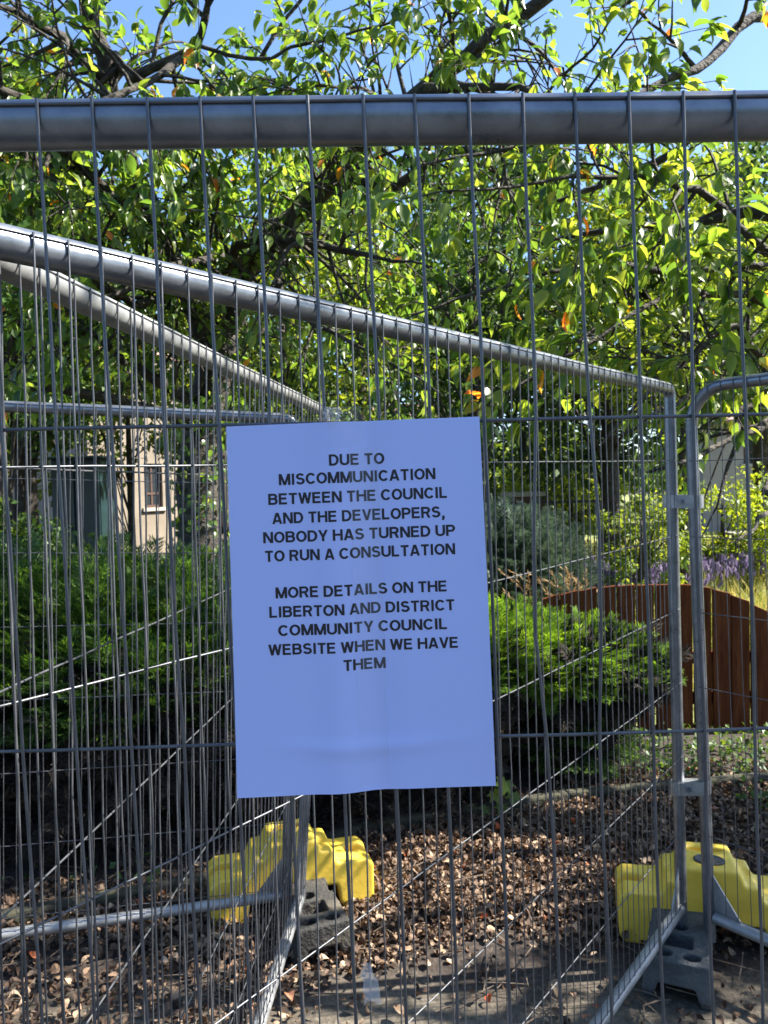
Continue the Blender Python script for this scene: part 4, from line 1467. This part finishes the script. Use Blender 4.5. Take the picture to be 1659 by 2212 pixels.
g = AM()
def put_litter(n, x0, x1, y0, y1, seed, cond=None, size=(.016, .043), zr=(.004, .032)):
    rnd = np.random.default_rng(seed)
    for bend, tw in ((.6, .5), (1.3, -2), (-.7, 2.5), (.2, -1)):
        k = n // 4
        P = np.stack([rnd.uniform(x0, x1, k), rnd.uniform(y0, y1, k), rnd.uniform(zr[0], zr[1], k)], 1)
        if cond is not None: P = P[cond(P, rnd)]
        k = len(P)
        ax = np.stack([rnd.normal(size=k), rnd.normal(size=k), rnd.normal(size=k) * .28], 1)
        nn = np.stack([rnd.normal(size=k) * .75, rnd.normal(size=k) * .75, np.ones(k)], 1)
        ll = rnd.uniform(size[0], size[1], k)
        scatter(g, *litter_tpl(bend, tw), P, ax, nn, ll, ll * rnd.uniform(.5, .9, k), rnd.uniform(.6, 1.6, k))


def lit_cond(P, rnd):
    x, y = P[:, 0], P[:, 1]
    back = 3.3 + .55 * np.clip((x + .75) / 1.2, -.3, 1.6)
    path = 2.62 + .12 * np.sin(x * 4) + .16 * np.maximum(0, x - .5)
    f = np.clip((y - path) / .28, 0.05, 1)
    bare = np.exp(-(((x - 1.0) / .35) ** 2 + ((y - 2.62) / .22) ** 2))
    return (rnd.random(len(P)) < f * (1 - .8 * bare)) & (y < back + .15 + rnd.normal(size=len(P)) * .06)


put_litter(40000, -2.2, 3.0, 2.1, 4.25, 51, lit_cond)
put_litter(16000, -2.2, 3.0, 2.1, 4.25, 54, lit_cond, (.006, .020), (.002, .03))
put_litter(1200, 1.2, 3.0, 3.9, 4.6, 52)
put_litter(1400, -2.0, -.35, 2.0, 2.7, 53)
tag(g.build('leaf_litter', M['litter']), 'dead brown leaves strewn over the soil inside the fences', None, None, 'stuff')
g = AM()
pr = random.Random(9)
for k in range(420):
    x, y = pr.uniform(-1.6, 2.6), pr.uniform(2.45, 4.2)
    a, L = pr.uniform(0, 6.28), pr.uniform(.06, .28)
    z = pr.uniform(.006, .03)
    m = Vector((x + math.cos(a) * L / 2 + pr.uniform(-.01, .01), y + math.sin(a) * L / 2, z + .012))
    g.tube([(x, y, z), m, (x + math.cos(a) * L, y + math.sin(a) * L, z + pr.uniform(0, .03))], pr.uniform(.0012, .003), 4, cap=False)
tag(g.build('twig_litter', M['stick']), 'thin dry twigs lying among the dead leaves', None, None, 'stuff')
g = AM()
rnd = np.random.default_rng(60)
def cover(n, x0, x1, y0, y1, zr):
    P = np.stack([rnd.uniform(x0, x1, n), rnd.uniform(y0, y1, n), rnd.uniform(zr[0], zr[1], n)], 1)
    ll = rnd.uniform(.02, .05, n)
    scatter(g, CARD_V, CARD_F, P, rnd.normal(size=(n, 3)), rnd.normal(size=(n, 3)) * .5 + np.array([0, 0, 1]), ll, ll * .8)
cover(1400, 1.0, 3.0, 4.3, 4.95, (.01, .14))
cover(160, 1.85, 2.2, 3.75, 4.05, (.01, .12))
cover(260, -3, -1, 3.2, 4.0, (.01, .1))
tag(g.build('ground_cover', M['far_mid']), 'low green weeds at the foot of the wooden fence', None, None, 'stuff')

# maple seedling below the notice
ms = thing('maple_seedling', 'small maple seedling with lobed green leaves below the notice corner', 'plant', (WG(1085, 1800).x, WG(1085, 1800).y, 0))
def maple_tpl():
    ang = [180, 215, 245, 262, 285, 305, 325, 342, 0, 18, 35, 55, 75, 98, 115, 145]
    rad = [.05, .35, .32, .62, .42, .80, .48, .62, 1.0, .62, .48, .80, .42, .62, .32, .35]
    V = [(.0, 0, 0)] + [(.0 + r * math.cos(R(a)), r * math.sin(R(a)), -.12 * r * r) for a, r in zip(ang, rad)]
    return V, [(0, k, k % 16 + 1) for k in range(1, 17)]
base = ms.location
w = AM()
g = AM()
for k, (u, v, s) in enumerate(((1092, 1690, .085), (1068, 1712, .07), (1110, 1715, .065), (1085, 1740, .06), (1050, 1745, .05))):
    p = W(u, v, base.y - .05 + .03 * k)
    w.tube([base, base.lerp(p, .5) + Vector((.01, 0, .03)), p], .0018, 5)
    scatter(g, *maple_tpl(), np.array([tuple(p)]), np.array([(RNG.normal() * .3, -.5, -.8)]), np.array([(.1, -.8, .5)]), np.array([s]), np.array([s]))
w.build('stem', M['juniper_dry'], ms)
g.build('leaves', M['leaf_sun_tint'], ms)

# ---------------------------------------------------------------- lavender and dry grass beyond the wooden fence
def blades(n, xy, hr, wr, seed, am, spread=.35, droop=.25):
    rnd = np.random.default_rng(seed)
    P = np.concatenate([xy(n, rnd), np.full((n, 1), .012)], 1)
    ax = np.stack([rnd.normal(size=n) * spread, rnd.normal(size=n) * spread, np.ones(n)], 1)
    nn = np.stack([rnd.normal(size=n), rnd.normal(size=n), np.zeros(n)], 1)
    ll = rnd.uniform(hr[0], hr[1], n)
    V = [(0, -.5, 0), (0, .5, 0), (.55, .45, .05), (.55, -.45, .05), (1, 0, droop)]
    scatter(am, V, [(0, 1, 2, 3), (3, 2, 4)], P, ax, nn, ll, np.full(n, 1.0) * rnd.uniform(wr[0], wr[1], n))
    return P, ax, ll


g = AM()
blades(15000, lambda n, r: np.stack([r.uniform(1.4, 8.5, n), r.uniform(5.6, 13, n)], 1), (.12, .42), (.006, .013), 71, g)
blades(9000, lambda n, r: np.stack([r.uniform(4, 14, n), r.uniform(12, 20, n)], 1), (.12, .40), (.010, .02), 72, g)
tag(g.build('dry_grass', M['dry_grass']), 'tall yellowing grass on the lawn beyond the wooden fence', None, None, 'stuff')
gs, gf = AM(), AM()
def lav_xy(n, r):
    t = r.uniform(0, 1, n)
    return np.stack([1.9 + t * 4.4 + r.normal(size=n) * .3, 9.6 + t * 3.0 + r.normal(size=n) * .45], 1)
P, ax, ll = blades(1900, lav_xy, (.34, .66), (.006, .010), 73, gs, spread=.28, droop=.05)
tip = P + norm(ax) * (ll * .80)[:, None]
scatter(gf, [(0, -.5, 0), (0, .5, 0), (.5, .7, .1), (.5, -.7, -.1), (1, 0, 0)], [(0, 1, 2, 3), (3, 2, 4)], tip, ax + RNG.normal(size=ax.shape) * .1, RNG.normal(size=ax.shape), np.full(len(P), .13), np.full(len(P), .026))
scatter(gf, [(0, -.5, 0), (0, .5, 0), (.5, .7, .1), (.5, -.7, -.1), (1, 0, 0)], [(0, 1, 2, 3), (3, 2, 4)], tip, ax + RNG.normal(size=ax.shape) * .1, RNG.normal(size=ax.shape), np.full(len(P), .12), np.full(len(P), .026))
lav = tag(gs.build('lavender_bed', M['lavender_stem']), 'drift of purple lavender in flower beyond the wooden fence', None, None, 'stuff')
gf.build('flower_spikes', M['lavender'], lav)
lav['kind'] = 'stuff'
pg = thing('plume_grass', 'clump of tan plume grass arching over the wooden fence end', 'ornamental grass', (W(1215, 1260, 6.3).x, 6.3, 0))
g, gp = AM(), AM()
pr = random.Random(15)
for k in range(24):
    a = pr.uniform(-.9, .9)
    hh = pr.uniform(.78, 1.02)
    b = Vector((pg.location.x + pr.uniform(-.35, .35), 6.3 + pr.uniform(-.1, .1), 0))
    pts = [b, b + Vector((a * .06, 0, hh * .5)), b + Vector((a * .18 - .05, -.02, hh * .85)), b + Vector((a * .34 - .12, -.04, hh))]
    pts = catmull([(p, 1) for p in pts], .08)[0]
    g.tube(pts, .0022, 4, cap=False)
    for j in range(10):
        q = pts[-1].lerp(pts[-3], j / 10)
        scatter(gp, CARD_V, CARD_F, np.array([tuple(q)]), np.array([(a * .5 - .3 + pr.gauss(0, .25), pr.gauss(0, .25), .5)]), RNG.normal(size=(1, 3)), np.array([.05]), np.array([.010]))
g.build('stems', M['plume'], pg)
gp.build('plumes', M['plume'], pg)

# ---------------------------------------------------------------- houses and garden structures
def quad_wall(c, ux, w, h, z0, th, holes):
    """wall with rectangular openings; returns list of boxes in wall coords"""
    xs = sorted(set([0, w] + [q for hl in holes for q in (hl[0], hl[1])]))
    zs = sorted(set([0, h] + [q for hl in holes for q in (hl[2], hl[3])]))
    out = []
    for i in range(len(xs) - 1):
        for j in range(len(zs) - 1):
            mx, mz = (xs[i] + xs[i + 1]) / 2, (zs[j] + zs[j + 1]) / 2
            if any(a < mx < b and c_ < mz < d for a, b, c_, d in holes): continue
            out.append((xs[i], xs[i + 1], zs[j], zs[j + 1]))
    return out


def house(label, p0, p1, h, holes, wall_mat, depth, roof_h, eave=.35, z0=0.0, chimney=False, group='houses behind the gardens'):
    p0, p1 = Vector((*p0, z0)), Vector((*p1, z0))
    ux = (p1 - p0).normalized()
    w = (p1 - p0).length
    nb = Vector((-ux.y, ux.x, 0))
    if nb.y < 0: nb = -nb
    root = thing('house', label, 'house', (p0 + p1) / 2, group)
    def Q(x, d, z): return p0 + ux * x + nb * d + Vector((0, 0, z))
    g = AM()
    def bx(x0, x1, d0, d1, za, zb, am):
        V = [Q(x, d, z) for x in (x0, x1) for d in (d0, d1) for z in (za, zb)]
        am.add(V, [(0, 1, 3, 2), (4, 6, 7, 5), (0, 4, 5, 1), (2, 3, 7, 6), (0, 2, 6, 4), (1, 5, 7, 3)])
    for (a, b, c, d) in quad_wall(None, None, w, h, 0, .25, holes): bx(a, b, 0, .25, c, d, g)
    bx(0, .25, .25, depth, 0, h, g)
    bx(w - .25, w, .25, depth, 0, h, g)
    bx(.25, w - .25, depth - .25, depth, 0, h, g)
    if roof_h:
        g.add([Q(0, .01, h), Q(0, depth, h), Q(0, depth / 2, h + roof_h * .97), Q(.2, .01, h), Q(.2, depth, h), Q(.2, depth / 2, h + roof_h * .97)], [(0, 1, 2), (3, 5, 4), (0, 2, 5, 3), (1, 4, 5, 2)])
        g.add([Q(w, .01, h), Q(w, depth, h), Q(w, depth / 2, h + roof_h * .97), Q(w - .2, .01, h), Q(w - .2, depth, h), Q(w - .2, depth / 2, h + roof_h * .97)], [(0, 2, 1), (3, 4, 5), (0, 3, 5, 2), (1, 2, 5, 4)])
    g.build('wall', wall_mat, root)
    for (a, b, c, d) in holes:
        f = AM()
        t = .07
        bx(a, b, .08, .14, c, c + t, f); bx(a, b, .08, .14, d - t, d, f)
        bx(a, a + t, .08, .14, c + t, d - t, f); bx(b - t, b, .08, .14, c + t, d - t, f)
        m = (a + b) / 2
        bx(m - .025, m + .025, .085, .135, c + t, d - t, f)
        k = c + (d - c) * .32
        bx(a + t, m - .025, .085, .135, k - .03, k + .03, f); bx(m + .025, b - t, .085, .135, k - .03, k + .03, f)
        wo = f.build('window', M['dark_brick'], root)
        f = AM()
        bx(a + t, b - t, .105, .115, c + t, d - t, f)
        f.build('pane', M['glass'], wo)
        f = AM()
        bx(a - .08, b + .08, -.07, .08, c - .09, c - .001, f)
        f.build('sill', M['stone'], wo)
    g = AM()
    if roof_h:
        n = 14
        for sgn in (0, 1):
            for k in range(n):
                f0, f1 = k / n, (k + 1) / n
                d0 = -eave + (depth / 2 + eave) * f0
                d1 = -eave + (depth / 2 + eave) * f1
                zz = lambda d: h + roof_h * (d / (depth / 2)) + .05
                a0, a1 = (d0, d1) if sgn == 0 else (depth - d0, depth - d1)
                za, zb = zz(d0), zz(d1)
                V = [Q(-eave, a0, za + .03), Q(w + eave, a0, za + .03), Q(w + eave, a1, zb), Q(-eave, a1, zb), Q(-eave, a0, za - .03), Q(w + eave, a0, za - .03), Q(w + eave, a1, zb - .06), Q(-eave, a1, zb - .06)]
                g.add(V, [(0, 1, 2, 3), (7, 6, 5, 4), (0, 4, 5, 1), (1, 5, 6, 2), (2, 6, 7, 3), (3, 7, 4, 0)])
        ro = g.build('roof', M['tile'], root)
        if chimney:
            g = AM()
            bx(w * .3, w * .3 + .6, depth / 2 - .3, depth / 2 + .3, h + roof_h * .6, h + roof_h + 1.0, g)
            g.build('chimney', M['stone'], ro)
    else:
        bx(-.1, w + .1, -.1, depth + .1, h + .002, h + .15, g)
        g.build('roof', M['stone'], root)
    return root


a, b = W(196, 1150, 19.0), W(420, 1150, 21.5)
hw = (b - a).length
house('cream rendered house wall with a dark window, left of the cherry trunk', (a.x, 19.0), (b.x, 21.5), 5.2, [(hw * .50, hw * .68, 1.25, 2.42)], M['render_wall'], 6.0, 1.7, eave=.05)
house('house whose pink tiled roof shows above the notice', (-1.2, 44), (4.2, 44), 4.6, [(.8, 1.9, 2.6, 3.9), (3.2, 4.3, 2.6, 3.9)], M['render_wall'], 7.0, 2.0, chimney=True)
a, b = W(1520, 1100, 24), W(1800, 1100, 23)
house('grey rendered house at the right edge beyond the picnic table', (a.x, 24), (b.x, 23), 3.6, [(1.15, 1.95, 2.1, 3.2), (2.9, 3.7, 2.1, 3.2)], M['grey_wall'], 6.0, 1.9)

cb = thing('garden_cabinet', 'dark green two-door cabinet in front of the cream house', 'cabinet', (W(165, 1150, 12.0).x, 12.2, 0))
x0, x1, xm = W(112, 1100, 12).x, W(218, 1100, 12).x, W(166, 1100, 12).x
zt, zb = W(165, 992, 12).z, .06
g = AM(); g.box(((x0 + x1) / 2, 12.32, (zt + zb) / 2), (x1 - x0, .6, zt - zb)); g.build('body', M['cabinet'], cb, bevel=.01)
g = AM(); g.box(((x0 + x1) / 2, 12.30, zt + .025), (x1 - x0 + .08, .72, .045)); g.build('lid', M['cabinet'], cb, bevel=.01)
for xa, xb in ((x0 + .015, xm - .03), (xm + .03, x1 - .015)):
    g = AM(); g.box(((xa + xb) / 2, 12.0, (zt + zb) / 2), (xb - xa, .035, zt - zb - .06)); d = g.build('door', M['cabinet'], cb, bevel=.008)
    g = AM(); g.box((xb - .05 if xa < xm - .1 else xa + .05, 11.97, (zt + zb) / 2), (.02, .025, .14)); g.build('handle', M['black_iron'], d)

# pier and bow-topped railing
pr_ = thing('brick_pier', 'dark brick pier with a pale flat cap beside the black railing', 'pier', (W(1132, 1110, 14).x, 14, 0))
xa, xb = W(1095, 1100, 14).x, W(1172, 1100, 14).x
zc = W(1132, 1073, 14).z
g = AM(); g.box(((xa + xb) / 2, 14.2, zc / 2), (xb - xa, .4, zc)); g.build('shaft', M['dark_brick'], pr_)
g = AM(); g.box(((xa + xb) / 2, 14.2, zc + .042), (xb - xa + .1, .5, .08)); g.build('cap', M['stone'], pr_, bevel=.012)
def railing(label, xa, xb, y, ztop, zbot, step, bow):
    root = thing('iron_railing', label, 'railing', ((xa + xb) / 2, y, 0), 'black iron railings')
    for z in (ztop, zbot):
        g = AM(); g.beam((xa, y, z), (xb, y, z), .02, .045); g.build('rail', M['black_iron'], root)
    x = xa + step / 2
    i = 0
    while x < xb:
        g = AM()
        if bow and i % 2 == 0 and x + step < xb:
            pts = [(x, y, .02), (x, y, ztop + .06)] + [(x + step / 2 - step / 2 * math.cos(R(a)), y, ztop + .06 + step / 2 * math.sin(R(a))) for a in (30, 60, 90, 120, 150)] + [(x + step, y, ztop + .06), (x + step, y, .02)]
            g.tube(pts, .011, 6)
            g.build('bow_bar', M['black_iron'], root)
        elif not bow:
            g.tube([(x, y, .02), (x, y, ztop + .06)], .010, 6)
            g.build('bar', M['black_iron'], root)
        x += step
        i += 1
    return root
railing('black bow-topped railing running right from the brick pier', W(1172, 1085, 14).x, W(1312, 1085, 14).x, 14.15, W(1240, 1084, 14).z, .2, .115, True)
railing('black upright-bar railing by the grey house at the right edge', W(1545, 1100, 18).x, W(1700, 1100, 18).x, 18.0, W(1600, 1098, 18).z, .25, .11, False)

# picnic table at the right edge
pt = thing('picnic_table', 'weathered picnic table with benches on the lawn at the right edge', 'picnic table', (W(1668, 1180, 13.5).x, 13.5, 0))
cx, cy = pt.location.x, 13.5
g = AM()
for k in range(5): g.box((cx, cy - .3 + k * .15, .73), (1.6, .14, .04))
g.build('table_top', M['table_wood'], pt)
for sg in (-1, 1):
    g = AM()
    for k in range(2): g.box((cx, cy + sg * (.62 + k * .14), .44), (1.6, .13, .04))
    g.build('bench', M['table_wood'], pt)
for sx in (-.55, .55):
    for sg in (-1, 1):
        g = AM(); g.beam((cx + sx, cy + sg * .22, .71), (cx + sx, cy + sg * .66, .0), .04, .09); g.build('leg', M['black_iron'], pt)
    g = AM(); g.beam((cx + sx + .045, cy - .76, .395), (cx + sx + .045, cy + .76, .395), .04, .08); g.build('bearer', M['black_iron'], pt)

# ---------------------------------------------------------------- unseen trees added behind the viewpoint to block horizon light from the near fence
RT = 'unseen trees added behind the viewpoint'
far_tree('low unseen tree added behind the viewpoint, left', -6.2, -10.5, 5.2, 3.2, M['far_mid'], n=4200, size=.30, seed=41, z0=.6, trunk_r=.16, group=RT)
far_tree('low unseen tree added behind the viewpoint, middle', .8, -12.5, 5.6, 3.4, M['far_mid'], n=4200, size=.30, seed=42, z0=.6, trunk_r=.16, group=RT)
far_tree('low unseen tree added behind the viewpoint, right', 7.5, -10.0, 5.2, 3.2, M['far_mid'], n=4200, size=.30, seed=43, z0=.6, trunk_r=.16, group=RT)
for (lb, x, y, r_, h, sd, mm) in (('far hedge closing the garden, behind the cream house', -16, 40, 5.0, 4.2, 44, 'far_mid'), ('far hedge closing the garden, left of the tiled house', -6, 46, 5.0, 4.6, 45, 'far_light'),
                          ('far hedge closing the garden, right of the tiled house', 8.5, 44, 4.5, 5.0, 46, 'far_mid'), ('far hedge closing the garden, behind the lime shrub', 6.5, 30, 2.8, 3.6, 47, 'far_light'), ('far hedge at the end of the lawn, right', 20, 46, 6.0, 4.2, 48, 'far_mid')):
    far_tree(lb, x, y, h, r_, M[mm], n=5200, size=.36, seed=sd, z0=.2, trunk_r=.1, name='garden_hedge', cat='hedge', group='far hedges', clumps=60)
